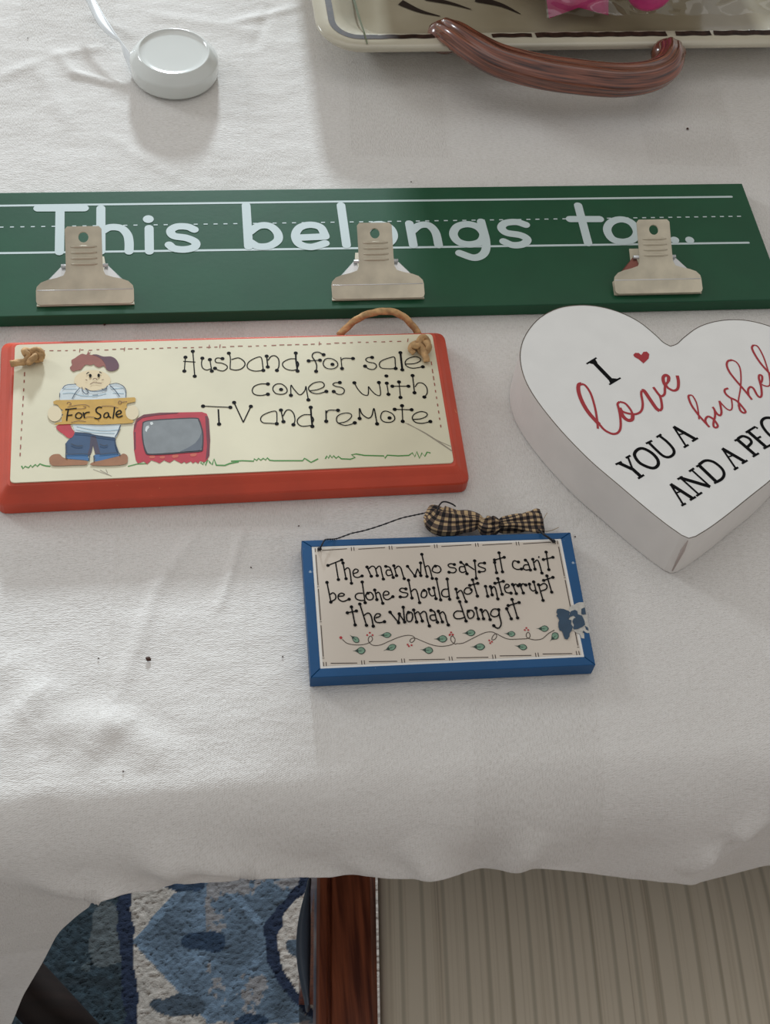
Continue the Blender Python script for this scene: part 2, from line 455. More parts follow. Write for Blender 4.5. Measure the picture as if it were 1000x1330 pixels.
# ============================================================ TABLE under the cloth
YE = at(500, 992, T).y
M_tw = mat('dark_table_wood', (36, 24, 20), 0.6, var=0.35, vscale=6, stretch=(1, 12, 1), spec=.25)
tab = empty('dining_table', (-0.25, 0.95, 0.0), 'dark wooden dining table hidden under the white cloth, one foot showing on the rug', 'table')
TT = T-0.0045
link('tabletop', bm_mesh(box_bm(bmesh.new(), (0.05, YE+0.56, TT-0.0125), (1.9, 1.11, 0.025)), 'tabletop'), M_tw, tab)
fa, fb = at(40, 1290, 0.05), at(98, 1350, 0.05); fd = (fa-fb).normalized(); PC = fb+fd*0.55
link('pedestal', lathe_mesh((PC.x, PC.y), [(0.10, 0.06), (0.11, 0.10), (0.07, 0.16), (0.05, 0.25), (0.075, 0.35), (0.08, 0.42), (0.05, 0.5), (0.05, 0.6), (0.09, 0.66), (0.14, 0.70), (0.14, TT-0.025)], 32), M_tw, tab, smooth=True)
f_end = fb+fd*-0.02
for ex, ey in ((f_end.x, f_end.y), (PC.x+fd.x*.5, PC.y+fd.y*.5), (PC.x-fd.y*.5, PC.y+fd.x*.5), (PC.x+fd.y*.5, PC.y-fd.x*.5)):
    c = Vector((PC.x, PC.y, 0.12)); e = Vector((ex, ey, 0.045))
    path = [c.lerp(e, t)+Vector((0, 0, 0.035*math.sin(math.pi*t))) for t in np.linspace(0.1, 1, 10)]
    link('foot', tube_mesh(path, [(0.030, 0.024)]*10, 12), M_tw, tab, smooth=True)

# ============================================================ CHAIR pushed under the table
SZ = 0.462
q0, q1 = at(412, 1138, SZ), at(410.5, 1332, SZ); w0, w1 = at(490, 1139, SZ), at(491, 1332, SZ)
cd = (q0-q1); cd.z = 0; cd.normalize()         # chair's forward direction (towards the table)
cr = Vector((cd.y, -cd.x, 0))                   # chair's right
chair = empty('dining_chair', (q1.x+cr.x*0.24, q1.y+cr.y*0.24, 0.0), 'mahogany framed dining chair with a beige striped seat, pushed under the table', 'chair')
def cp(u, v, z): # u along right from rail's left edge, v forward from q1
    p = q1+cr*u+cd*v; return Vector((p.x, p.y, z))
RW = (w0-q0).dot(cr)
M_mah = mat('mahogany', (140, 76, 50), 0.34, var=0.5, vscale=9, stretch=(26, 1.4, 26), coat=0.35, bump=0.15, bscale=60, col2=(80, 38, 26))
VF, VB = 0.16, -0.30
def rail(profile, v0, v1, name):
    """profile: list (u,z); swept along v"""
    bm = bmesh.new(); A = [bm.verts.new(cp(u, v0, z)) for u, z in profile]; B = [bm.verts.new(cp(u, v1, z)) for u, z in profile]
    n = len(profile); bm.faces.new(A[::-1]); bm.faces.new(B)
    for i in range(n): bm.faces.new((A[i], A[(i+1) % n], B[(i+1) % n], B[i]))
    return bm_mesh(bm, name)
prof = [(0.0, SZ-0.05), (0.0, SZ-0.004), (0.002, SZ-0.001), (0.0065, SZ), (0.0078, SZ-0.003), (0.0095, SZ-0.0035), (0.0105, SZ-0.001), (RW*0.5, SZ+0.0015), (RW-0.005, SZ-0.0005), (RW-0.001, SZ-0.004), (RW, SZ-0.05)]
link('side_rail', rail(prof, VB, VF, 'side_rail'), M_mah, chair)
SW = 0.47
prof2 = [(SW-u, z) for u, z in prof]
link('side_rail', rail(prof2, VB, VF, 'side_rail'), M_mah, chair)
def cbox(u0, u1, v0, v1, z0, z1, bev=0.003):
    return prism_bm([cp(u0, v0, 0), cp(u1, v0, 0), cp(u1, v1, 0), cp(u0, v1, 0)], z0, z1, bev)
link('front_rail', bm_mesh(cbox(RW+0.0005, SW-RW-0.0005, VF-0.035, VF, SZ-0.05, SZ-0.006), 'front_rail'), M_mah, chair)
link('back_rail', bm_mesh(cbox(RW+0.0005, SW-RW-0.0005, VB, VB+0.035, SZ-0.05, SZ-0.006), 'back_rail'), M_mah, chair)
for u in (0.002, SW-RW+0.002):
    for v in (VB, VF-0.04):
        link('leg', bm_mesh(cbox(u, u+0.038, v, v+0.038, 0.0137, SZ-0.05), 'leg'), M_mah, chair)
    bk = [cp(u+0.019, VB+0.018-0.06*t*t, SZ-0.005+0.50*t) for t in np.linspace(0, 1, 8)]
    link('back_post', tube_mesh(bk, 0.017, 12), M_mah, chair, smooth=True)
for z, hh in ((SZ+0.44, 0.035), (SZ+0.25, 0.02)):
    p = [cp(0.02+(SW-0.04)*t, VB+0.018-0.06*((z-SZ)/0.5)**2, z) for t in np.linspace(0, 1, 12)]
    link('back_slat', tube_mesh(p, [(hh, 0.009)]*12, 12), M_mah, chair, smooth=True)
# seat cushion, gently crowned
nx, ny = 60, 60; V = []; UV = []
for j in range(ny):
    for i in range(nx):
        u = RW+0.0008+(SW-2*RW-0.0016)*i/(nx-1); v = VB+0.036+(VF-0.036-VB-0.036)*j/(ny-1)
        e = min(i, nx-1-i)/(nx-1)*2; g = min(j, ny-1-j)/(ny-1)*2
        z = SZ-0.006+0.016*(1-(1-min(1, e*2.2))**2.5)**0.6*(1-(1-min(1, g*2.2))**2.5)**0.6
        V.append(cp(u, v, z)); UV.append((u, v))
M_stripe = striped_material()
cush = link('seat_cushion', grid_mesh(V, nx, ny, 'seat_cushion', UV), M_stripe, chair, smooth=True)
cush.modifiers.new('t', 'SOLIDIFY').thickness = 0.02
# grey curved glide bracket on the rail's left side
gp = [cp(-0.0048-0.0035*math.sin(math.pi*t), 0.10-0.085*t, SZ-0.018) for t in np.linspace(0, 1, 14)]
link('grey_bracket', tube_mesh(gp, [(0.012, 0.0050*max(0.3, math.sin(math.pi*min(1, max(0, t*0.9+0.05))))) for t in np.linspace(0, 1, 14)], 12), mat('grey_plastic', (74, 84, 98), 0.45), chair, smooth=True, label='grey oval bracket')

# ============================================================ TABLECLOTH
hem_pts = [(-400, 1640), (-100, 1480), (-20, 1390), (14, 1332), (30, 1292), (55, 1250), (75, 1211), (105, 1184), (135, 1165), (150, 1160), (200, 1155), (240, 1146), (300, 1144), (350, 1140), (400, 1137.5), (430, 1138), (468, 1136), (490, 1139), (520, 1141), (568, 1143), (604, 1132), (634, 1128), (670, 1132), (700, 1127), (748, 1131), (800, 1139), (860, 1144), (898, 1149), (940, 1138), (1000, 1122), (1100, 1130), (1300, 1120), (1800, 1110)]
hx = np.array([p[0] for p in hem_pts], float); hy = np.array([p[1] for p in hem_pts], float)
R_E = 0.030
def crease(p0, p1, amp, w, z=T):
    a, b = at(*p0, z), at(*p1, z); return (a.x, a.y, b.x, b.y, amp, w)
CR = [crease((300, 30), (385, 10), .0008, .004), (crease((350, 10), (330, 60), -.0006, .004)),
      crease((75, 70), (95, 95), .0010, .004), crease((95, 95), (155, 110), .0011, .0035), crease((80, 70), (130, 62), .0007, .004), crease((200, 20), (330, 40), .0007, .006),
      crease((0, 100), (50, 80), .0006, .005), crease((120, 20), (170, 45), .0006, .004), crease((145, 180), (220, 225), .0006, .006), crease((50, 90), (90, 160), .0007, .006),
      crease((55, 948), (125, 936), .0014, .009), crease((110, 978), (150, 935), .0013, .008), crease((150, 938), (215, 985), .0012, .009), crease((40, 930), (0, 960), .0012, .010), crease((20, 930), (60, 900), .0012, .008),
      crease((0, 860), (60, 905), .0012, .012), crease((155, 900), (205, 760), .0007, .004), crease((205, 760), (255, 690), .0006, .004), crease((285, 790), (315, 690), .0008, .0025),
      crease((0, 720), (90, 700), .0006, .012), crease((270, 690), (430, 700), .0003, .004), crease((40, 980), (60, 1040), .0008, .008)]
def top_h(x, y):
    h = 0.0005*noise.noise(Vector((x*9, y*9, 0)))+0.0003*noise.noise(Vector((x*30, y*22, 5)))
    for ax, ay, bx, by, amp, w in CR:
        dx, dy = bx-ax, by-ay; l2 = dx*dx+dy*dy
        t = max(0, min(1, ((x-ax)*dx+(y-ay)*dy)/l2)); qx, qy = ax+t*dx-x, ay+t*dy-y; d = math.hypot(qx, qy)
        if d < 3*w: h += 1.5*amp*math.exp(-(d/w)**2)*min(1, 0.3+3*min(t, 1-t)+0.3)
    return h
def gauss(x, c, w): return math.exp(-((x-c)/w)**2)
def wave(x, s):
    """outward bulge of the hanging part"""
    k = max(0.0, min(1.0, (s-0.01)/0.09)); k = k*k*(3-2*k)
    v = 0.007*(0.5+0.5*noise.noise(Vector((x*11, s*4, 2))))+0.004*noise.noise(Vector((x*26+s*16, s*9, 8)))
    v += 0.012*gauss(x, xa[0], 0.022)-0.008*gauss(x, xa[1], 0.018)+0.010*gauss(x, xa[2], 0.03)+0.012*gauss(x, xa[3], 0.03)-0.007*gauss(x, xa[4], 0.02)
    return max(-0.004, v+0.006)*k
xa = [at(560, 1100, T-0.05).x, at(620, 1100, T-0.05).x, at(690, 1100, T-0.05).x, at(890, 1100, T-0.05).x, at(960, 1100, T-0.05).x]
DF = [(at(165, 1065, T-.02), at(330, 1090, T-.03), .006), (at(250, 1060, T-.02), at(470, 1120, T-.06), .009), (at(100, 1090, T-.03), at(230, 1140, T-.07), .006), (at(880, 1120, T-.06), at(1010, 1060, T-.02), .009), (at(520, 1060, T-.02), at(600, 1140, T-.07), .007),
      (at(20, 1060, T-.03), at(200, 1120, T-.06), .006), (at(180, 1055, T-.02), at(300, 1130, T-.06), .005), (at(430, 1075, T-.03), at(560, 1125, T-.06), .005), (at(640, 1120, T-.06), at(700, 1060, T-.02), .006), (at(930, 1060, T-.03), at(960, 1130, T-.06), -.006)]
def drape(x, s):
    if s < R_E*math.pi/2:
        th = s/R_E; y = YE-R_E*math.sin(th); z = T-R_E*(1-math.cos(th))
    else: y = YE-R_E; z = T-R_E-(s-R_E*math.pi/2)
    y -= wave(x, s)
    for a, b, amp in DF:
        ax, az, bx, bz = a.x, a.z, b.x, b.z; dx, dz = bx-ax, bz-az
        t = max(0, min(1, ((x-ax)*dx+(z-az)*dz)/(dx*dx+dz*dz))); d = math.hypot(ax+t*dx-x, az+t*dz-z)
        if d < 0.02: y -= amp*math.exp(-(d/0.0085)**2)*min(1, 3*min(t, 1-t))*min(1, s/0.03)
    return Vector((x, y, z+top_h(x, YE)*max(0, 1-s/0.02)))
xs = np.concatenate([np.linspace(-0.90, -0.46, 30)[:-1], np.linspace(-0.46, 0.62, 640), np.linspace(0.62, 1.0, 26)[1:]])
NH = 110; V = []; UV = []
for x in xs: pass
lens = []
for x in xs:
    s = 0.02
    while s < 0.34:
        u, v = pix(drape(x, s))
        if v > np.interp(u, hx, hy): break
        s += 0.001
    lens.append(s)
lens = np.array(lens)
lp = np.pad(lens, 4, 'edge'); lens = np.array([np.median(lp[i:i+9]) for i in range(len(lens))])
lp = np.pad(lens, 2, 'edge'); lens = np.convolve(lp, np.ones(5)/5, 'valid')
ytop = np.concatenate([np.linspace(YE, 1.02, 460)[1:], np.linspace(1.03, YE+1.12, 20)])
rows = []
for j in range(NH+1):
    t = 1-j/NH
    rows.append([(drape(x, lens[i]*t), (x, YE-lens[i]*t)) for i, x in enumerate(xs)])
for r in rows:
    for p, u in r: V.append(tuple(p)); UV.append(u)
for y in ytop:
    for x in xs: V.append((x, y, T+top_h(x, y))); UV.append((x, y))
V = np.array(V); V[:, 2] -= 0.0004
M_cloth = cloth_material()
cl = link('tablecloth', grid_mesh(V, len(xs), NH+1+len(ytop), 'tablecloth', UV), M_cloth, smooth=True, loc=(0.05, 0.8, T-0.3))
mod = cl.modifiers.new('thick', 'SOLIDIFY'); mod.thickness = 0.0009; mod.offset = -1
tag(cl, 'creased white damask cotton tablecloth draped over the table edge', 'tablecloth')

# ============================================================ GREEN BOARD
GT = T+0.009
M_green = mat('green_paint', (22, 76, 50), 0.36, var=0.06, vscale=40, bump=0.05, bscale=300, spec=0.32)
M_wht = mat('white_print', (188, 201, 201), 0.5)
def ext(p, q, x): return (x, p[1]+(q[1]-p[1])*(x-p[0])/(q[0]-p[0]))
gTL = ext((0, 250), (963.7, 238), -45); gBL = ext((0, 411.5), (1000, 389), -52)
G = [at(*gBL, GT), at(1019.9, 388.6, GT), at(963.9, 238, GT), at(*gTL, GT)]
board = empty('clipboard_sign', tuple((G[0]+G[2])/2-Vector((0, 0, 0.009))), 'long green wooden board lettered This belongs to, with three metal clips', 'sign')
link('board', bm_mesh(prism_bm([(p.x, p.y) for p in G], T+0.0003, GT, 0.0006), 'board'), M_green, board)
gl = Flat(GT+0.0001)
gl.stroke([ext((0, 267.2), (950, 255.5), -30), (950, 255.5)], 0.0017, False, cap=True)
gl.stroke([ext((0, 328.8), (972, 315.2), -30), (972, 315.2)], 0.0017, False, cap=True)
gl.split('ruled_line', M_wht, board)
gd = Flat(GT+0.0001)
x = -28.0
while x < 962:
    y = 295-14*x/962
    if not any(a < x < b for a, b in ((70, 84), (185, 198))): gd.stroke([(x, y), (x+5.2, y-0.08)], 0.0009, False)
    x += 13.6-2.6*x/962
gd.build('dashed_line', M_wht, board, stuff=True)
gt = Flat(GT+0.00018); W = 0.0056
gt.crop(0, 240, 5)
def S(pts, closed=False): gt.stroke(pts, W, True, closed, cap=not closed)
S([(246, 153), (548, 152)]); S([(390, 165), (386, 436)]); S([(655, 153), (655, 432)]); S([(665, 300), (715, 276), (785, 282), (826, 322), (838, 372), (838, 432)])
S([(968, 282), (970, 432)]); gt.disc((963, 223), 0.0034, 20)
gt.crop(0, 220, 2.941)
S([(742, 230), (715, 219), (675, 219), (652, 234), (664, 254), (712, 262), (746, 278), (742, 297), (705, 306), (665, 302), (646, 288)])
gt.crop(300, 220, 2.5)
S([(49, 117), (57, 250)]); S([(58, 205), (90, 184), (125, 184), (150, 205), (152, 230), (125, 248), (88, 250), (62, 236)])
S([(212, 222), (306, 218)]); S([(306, 216), (290, 188), (255, 180), (222, 190), (209, 216), (222, 242), (260, 252), (306, 240)])
S([(357, 117), (375, 246)])
S([(434, 215), (448, 188), (482, 178), (516, 190), (528, 217), (512, 240), (478, 248), (445, 240)], True)
S([(579, 176), (592, 246)]); S([(588, 200), (612, 182), (642, 182), (664, 205), (674, 246)])
S([(722, 210), (735, 186), (768, 178), (802, 188), (820, 212), (808, 236), (772, 244), (737, 234)], True)
S([(812, 170), (828, 235), (822, 272), (790, 287), (742, 272)])
S([(957, 180), (925, 171), (890, 175), (878, 190), (895, 206), (940, 214), (962, 228), (948, 243), (915, 246), (885, 234)])
gt.crop(660, 220, 2.941)
S([(267, 138), (305, 282)]); S([(236, 190), (350, 190)])
S([(378, 232), (392, 203), (430, 191), (470, 204), (492, 238), (478, 266), (440, 277), (398, 266)], True)
gt.crop(785, 280, 6.667)
for px_ in (480, 608, 738): gt.disc((px_, 212), 0.0030, 20)
gt.split('letter', M_wht, board, .0012)

# --- three bulldog clips, in a local frame (u along the board, v up the board, height)
M_clip = mat('brushed_nickel', (206, 196, 174), 0.42, metal=0.15, var=0.12, vscale=60, bump=0.05, wear=None)
M_clip2 = mat('bright_steel', (214, 214, 214), 0.25, metal=0.5)
M_copper = mat('tarnished_copper', (120, 72, 62), 0.4, metal=0.6)
gdir = (G[1]-G[0]).normalized(); gup = Vector((-gdir.y, gdir.x, 0))
def clip(c, label, wing_mat):
    root = bpy.data.objects.new('clip', None); COL.objects.link(root); root.parent = board; root.empty_display_size = .01
    root.location = c-world_loc(board)
    if label: root['label'] = label
    def P(u, v, h): return c+gdir*u+gup*v+Vector((0, 0, h))
    slope = lambda v: 0.0062+(v-0.0085)*0.50 if v > 0.0085 else 0.0030+v*0.38
    hw = 0.0286
    def plate(loop, holes=()):
        bm = bmesh.new(); loops = [loop]+list(holes)
        pts = [[P(u, v, slope(v)) for u, v in l] for l in loops]
        flat = [p for l in pts for p in l]
        tri = tessellate_polygon([[Vector((u, v, 0)) for u, v in l] for l in loops])
        vt = [bm.verts.new(p) for p in flat]; vb = [bm.verts.new(p-Vector((0, 0, 0.0007))) for p in flat]
        for t in tri:
            bm.faces.new([vt[i] for i in t]); bm.faces.new([vb[i] for i in t][::-1])
        o = 0
        for l in pts:
            n = len(l)
            for i in range(n): bm.faces.new((vt[o+i], vt[o+(i+1) % n], vb[o+(i+1) % n], vb[o+i]))
            o += n
        return bm
    # jaw strip
    jaw = [(-hw, 0.0085), (-hw, 0.0022), (-hw+0.0006, 0.0007), (-hw+0.0022, 0), (hw-0.0022, 0), (hw-0.0006, 0.0007), (hw, 0.0022), (hw, 0.0085)]
    link('jaw', bm_mesh(plate(jaw), 'jaw'), M_clip, root)
    link('crease', tube_mesh([P(-hw+.0006, .0085, .0061), P(0, .0085, .0061), P(hw-.0006, .0085, .0061)], .00035, 6), M_clip2, root, smooth=True)
    tw = 0.0108; top = 0.0435
    up = [(-hw, 0.0085), (-hw+0.0005, 0.0105), (-hw+0.003, 0.0128), (-hw+0.007, 0.0142), (-hw+0.012, 0.0152), (-tw-0.0015, 0.0165), (-tw-0.0002, 0.019), (-tw, 0.024), (-tw, top-0.0015), (-tw+0.0015, top),
          (tw-0.0015, top), (tw, top-0.0015), (tw, 0.024), (tw+0.0002, 0.019), (tw+0.0015, 0.0165), (hw-0.012, 0.0152), (hw-0.007, 0.0142), (hw-0.003, 0.0128), (hw-0.0005, 0.0105), (hw, 0.0085)]
    hole = [(0.003*math.cos(-2*math.pi*i/20), 0.0375+0.003*math.sin(-2*math.pi*i/20)) for i in range(20)]
    link('front_plate', bm_mesh(plate(up, [hole]), 'front_plate'), M_clip, root)
    for v in (0.0225, 0.0257, 0.0289, 0.0321):
        link('rib', tube_mesh([P(-0.0078+0.0156*t, v, slope(v)+0.0001) for t in np.linspace(0, 1, 6)], [0.0003]+[0.0008]*4+[0.0003], 8), M_clip, root, smooth=True)
    # back plate lying on the board, its side flanges rising to the spring
    bp = [(-hw, 0.001), (hw, 0.001), (hw-0.001, 0.012), (0.0125, 0.026), (0.0105, 0.0405), (-0.0105, 0.0405), (-0.0125, 0.026), (-hw+0.001, 0.012)]
    bm = bmesh.new(); 
    b = [(P(u, v, 0).x, P(u, v, 0).y) for u, v in bp]; prism_bm(b, c.z+0.0002, c.z+0.001, bm=bm)
    link('back_plate', bm_mesh(bm, 'back_plate'), M_clip, root)
    for sg in (-1, 1):
        bm = bmesh.new()
        q = [P(sg*(hw-0.0045), 0.0120, 0.0066), P(sg*(hw-0.0055), 0.0152, 0.0060), P(sg*0.0122, 0.0262, 0.0100), P(sg*0.0104, 0.0165, 0.0088)]
        vs = [bm.verts.new(p) for p in q]; vi = [bm.verts.new(p-Vector((0, 0, 0.0007))) for p in q]
        bm.faces.new(vs); bm.faces.new(vi[::-1])
        for i in range(4): bm.faces.new((vs[i], vs[(i+1) % 4], vi[(i+1) % 4], vi[i]))
        link('side_flange', bm_mesh(bm, 'side_flange'), wing_mat if sg < 0 else M_clip2, root)
    link('spring_pin', tube_mesh([P(-0.0138, 0.0235, 0.0108), P(0.0138, 0.0235, 0.0108)], 0.0012, 12), M_clip2, root, smooth=True)
    return root
for (pa, pb), lab, wm in ((((50, 397.5), (172, 396.5)), 'nickel clip at the board\'s left, over the T and h', M_clip2), (((434, 390.5), (549, 388.5)), 'nickel clip at the board\'s middle', M_clip2), (((800, 383), (911, 382)), 'nickel clip at the board\'s right with a copper coloured flange', M_copper)):
    c = (at(*pa, GT+0.0015)+at(*pb, GT+0.0015))/2; c.z = GT
    clip(c, lab, wm)

# ============================================================ ORANGE-RED PLAQUE
RT_ = T+0.0165; RM = T+0.0085
M_red = mat('orange_red_paint', (202, 70, 42), 0.42, var=0.10, vscale=25, bump=0.15, bscale=120, wear=((214, 120, 80), 260, 0.73))
M_cream = mat('cream_paint', (220, 212, 184), 0.55, var=0.05, vscale=18, bump=0.06, bscale=150)
plq = empty('painted_plaque', tuple(at(300, 545, T)), 'orange-red framed cream wooden plaque lettered Husband for sale', 'sign')
inner = rounded([at(11.5, 628.5, RT_), at(590.5, 602.6, RT_), at(563, 432.6, RT_), at(19, 447.2, RT_)], 0.002)
outer = rounded([at(-6, 656.8, RM), at(610.5, 628.2, RM), at(577, 432.5, RM), at(1.5, 445.5, RM)], 0.006)
def lerp2(a, b, t): return [(p[0]+(q[0]-p[0])*t, p[1]+(q[1]-p[1])*t) for p, q in zip(a, b)]
bm = bmesh.new(); loops = []
for pl, z in ((outer, T+0.0003), (outer, RM-0.0005), (lerp2(outer, inner, 0.06), RM+0.0006), (lerp2(outer, inner, 0.5), RM+0.0038), (lerp2(outer, inner, 0.78), RT_-0.0016), (lerp2(outer, inner, 0.9), RT_-0.0008), (inner, RT_-0.0008)):
    loops.append([bm.verts.new((p[0], p[1], z)) for p in pl])
for a, b in zip(loops, loops[1:]):
    n = len(a)
    for i in range(n): bm.faces.new((a[i], a[(i+1) % n], b[(i+1) % n], b[i]))
bm.faces.new(loops[0][::-1]); bm.faces.new(loops[-1])
link('frame', bm_mesh(bm, 'frame'), M_red, plq)
cin = rounded([at(13, 627.0, RT_), at(589.5, 601, RT_), at(561.3, 433.6, RT_), at(19.5, 447.9, RT_)], 0.0025)
link('cream_panel', bm_mesh(prism_bm(cin, RT_-0.0008, RT_, 0.0002), 'cream_panel'), M_cream, plq)
zt = RT_+0.0001
ht = Flat(zt); PW = 0.00064; DR = 0.00122
def LP(pts, dots=(), wd=PW, closed=False, r=DR): ht.pen(pts, wd, dots, r, True, closed)
ht.crop(225, 445, 5.556)
LP([(88, 105), (84, 150), (80, 205)], (0, -1)); LP([(141, 62), (148, 150), (155, 242)], (0, -1), .0007); LP([(72, 134), (160, 140)])
LP([(210, 112), (204, 150), (212, 182), (240, 197), (272, 188)], (0,)); LP([(264, 122), (278, 205)], (0, -1))
LP([(355, 115), (320, 110), (303, 122), (310, 142), (350, 148), (385, 165), (388, 185), (360, 204), (325, 198), (301, 185)], (0, -1))
LP([(401, 76), (412, 110), (410, 190)], (0,)); LP([(420, 122), (470, 110), (508, 132), (517, 160), (492, 188), (450, 198), (410, 190)], wd=.0007)
LP([(650, 200), (646, 170), (635, 108), (600, 108), (550, 135), (533, 165), (545, 190), (590, 205), (650, 200)], (0,))
LP([(674, 97), (682, 175)], (0, -1), .0008); LP([(684, 128), (705, 100), (735, 95), (760, 120), (762, 170), (748, 200)], (-1,), .0007)
LP([(884, 75), (886, 130), (897, 205)], (0, -1), .001); LP([(884, 116), (840, 118), (795, 140), (790, 165), (815, 190), (860, 200), (895, 192)])
LP([(893, 135), (903, 155), (894, 180)], wd=.001)
LP([(683, 298), (630, 298), (585, 315), (570, 345), (585, 372), (630, 381), (683, 372)], (0, -1))
LP([(718, 332), (738, 302), (780, 298), (815, 325), (820, 355), (790, 372), (740, 366)], closed=True); ht.disc((778, 338), DR)
LP([(849, 380), (849, 308), (868, 332), (912, 376), (948, 348), (957, 315), (965, 360), (975, 413)], (0, -1))
LP([(215, 458), (412, 467)], (0, -1), .0006); LP([(325, 480), (331, 588)], (-1,), .0009)
ht.pen([(439, 432), (505, 575), (560, 460)], .0007, (0, -1), DR, False)
LP([(747, 585), (748, 540), (742, 497), (700, 500), (645, 525), (630, 555), (650, 578), (700, 582), (747, 585)], (0,), .0006)
LP([(777, 487), (795, 570)], (0, -1), .0007); LP([(792, 530), (815, 490), (845, 487), (870, 515), (878, 560), (867, 592)], (-1,))
LP([(992, 520), (940, 522), (900, 550), (898, 582), (930, 603), (995, 598)])
ht.crop(390, 445, 5.556)
LP([(75, 467), (80, 540), (87, 604)], (0, -1), .001); LP([(85, 535), (95, 555), (88, 575)], wd=.0008)
LP([(65, 348), (120, 340), (165, 322), (172, 300), (150, 283), (100, 290), (66, 315), (60, 337), (82, 360), (130, 368), (188, 352)], (-1,))
LP([(285, 288), (250, 290), (235, 302), (255, 315), (300, 325), (318, 345), (305, 370), (270, 372), (241, 353)], (0, -1))
LP([(390, 290), (415, 335), (450, 372), (485, 380), (492, 350), (492, 318), (510, 342), (545, 375), (576, 380), (577, 340), (567, 288)], (0, -1), .0006)
LP([(624, 293), (636, 373)], (0, -1), .0006); ht.disc((621, 241), DR)
LP([(712, 284), (723, 396)], (0, -1), .0006); LP([(664, 315), (780, 315)], (0, -1))
LP([(810, 238), (824, 362)], (0, -1), .0007); LP([(828, 320), (850, 292), (885, 295), (912, 325), (915, 365), (895, 393)], (-1,))
LP([(168, 87), (130, 69), (95, 76), (86, 100), (105, 130), (118, 165), (114, 207)], (0, -1), .0007); LP([(60, 132), (142, 127)], (0, -1))
LP([(165, 155), (180, 120), (220, 115), (260, 135), (270, 165), (240, 188), (190, 185)], closed=True); ht.disc((232, 157), DR)
LP([(292, 105), (301, 187)], (-1,), .0006); LP([(292, 128), (318, 113), (380, 115)], (-1,))
LP([(518, 107), (490, 108), (472, 122), (490, 140), (535, 150), (550, 172), (530, 193), (495, 190), (467, 170)], (0, -1))
LP([(688, 187), (685, 150), (680, 107), (650, 108), (590, 130), (570, 155), (585, 183), (640, 189), (688, 187)], (0,))
LP([(722, 73), (736, 197)], (0, -1), .0012); LP([(760, 155), (820, 152), (862, 135), (865, 115), (830, 102), (780, 115), (757, 140), (765, 168), (810, 185), (884, 175)], (-1,))
LP([(185, 490), (187, 568)], (-1,), .0008); LP([(187, 510), (206, 489), (272, 489)], (-1,))
LP([(270, 583), (330, 570), (366, 540), (366, 517), (335, 508), (290, 517), (263, 540), (268, 575), (315, 597), (360, 592), (393, 579)], (-1,), .0006)
LP([(428, 548), (427, 475), (445, 515), (487, 545), (515, 530), (531, 475), (545, 540), (554, 587)], (0, -1), .0007)
LP([(580, 545), (590, 505), (620, 495), (665, 515), (682, 550), (655, 574), (605, 572)], closed=True); ht.disc((644, 544), DR)
LP([(734, 456), (739, 569)], (0, -1)); LP([(681, 482), (803, 485)], (0, -1))
LP([(812, 555), (870, 550), (912, 530), (910, 508), (870, 498), (825, 515), (808, 545), (830, 575), (880, 583), (938, 570)], (-1,))
ht.split('letter', INK, plq, .0005)
# stitched dashes
M_st = mat('red_brown_ink', (146, 72, 58), 0.6)
st = Flat(zt)
def dashes(p, q, step, ln, w=.0006):
    L_ = math.hypot(q[0]-p[0], q[1]-p[1]); n = int(L_/step)
    for i in range(n):
        a = i*step/L_; b = (i*step+ln*random.uniform(.6, 1.15))/L_; j = random.uniform(-.5, .5)
        st.stroke([(p[0]+(q[0]-p[0])*a, p[1]+(q[1]-p[1])*a+j), (p[0]+(q[0]-p[0])*b, p[1]+(q[1]-p[1])*b+j)], w, False)
dashes((54, 456), (320, 449.6), 10.2, 5.5); dashes((322, 449.5), (532, 442.5), 10.2, 6)
dashes((32, 483), (25.6, 600), 10.5, 5); dashes((560, 470), (574.5, 568), 9.2, 5)
for p in ((56, 456), (104, 455), (162, 453.5), (272, 450), (286, 449.5), (415, 446), (530, 442)): st.stroke([(p[0], p[1]-2.2), (p[0]-.8, p[1]+2.2)], .0005, False)
st.build('stitch_border', M_st, plq, stuff=True)
# scratches
sc = Flat(zt)
sc.crop(300, 540, 3.226)
for l in ([(730, 30), (820, 75), (925, 145)], [(740, 32), (860, 100), (925, 130)], [(800, 65), (880, 118), (928, 150)]): sc.stroke(l, .0004)
sc.crop(10, 560, 3.333)
for l in ([(370, 165), (410, 180), (440, 190)], [(400, 168), (450, 195)], [(425, 165), (432, 180)]): sc.stroke(l, .0003)
sc.build('scratch', mat('scratch_grey', (150, 140, 124), .7), plq, stuff=True)
# grass
gr = Flat(zt)
gr.crop(10, 560, 3.333)
gr.stroke([(60, 150), (66, 162), (75, 152), (90, 158), (100, 147), (106, 156), (120, 144), (128, 152), (140, 141), (150, 146), (165, 150), (185, 152)], .0008, False)
gr.stroke([(520, 152), (560, 142), (600, 140)], .0006, False)
gr.stroke([(835, 135), (845, 145), (848, 128), (856, 148), (866, 122), (875, 135), (885, 145), (893, 120), (903, 147), (940, 148), (960, 140), (1000, 132)], .0009, False)
gr.crop(300, 540, 3.226)
gr.stroke([(0, 190), (50, 188), (95, 190), (97, 180), (108, 187), (115, 178), (125, 186), (135, 178), (145, 185), (152, 176), (162, 186), (180, 188), (300, 188), (308, 178), (318, 184), (335, 195), (350, 188), (365, 180)], .0008, False)
gr.stroke([(395, 180), (402, 168), (408, 178), (415, 165), (423, 176), (430, 167), (440, 178), (450, 170), (462, 180), (500, 182), (520, 175), (505, 163), (525, 160), (560, 166), (640, 168), (645, 178), (655, 165), (700, 168), (745, 166), (760, 155), (770, 172), (778, 150), (790, 178), (800, 155), (812, 170), (822, 152), (836, 156)], .0008, False)
gr.split('grass_line', mat('leaf_green_ink', (60, 132, 52), .6), plq)
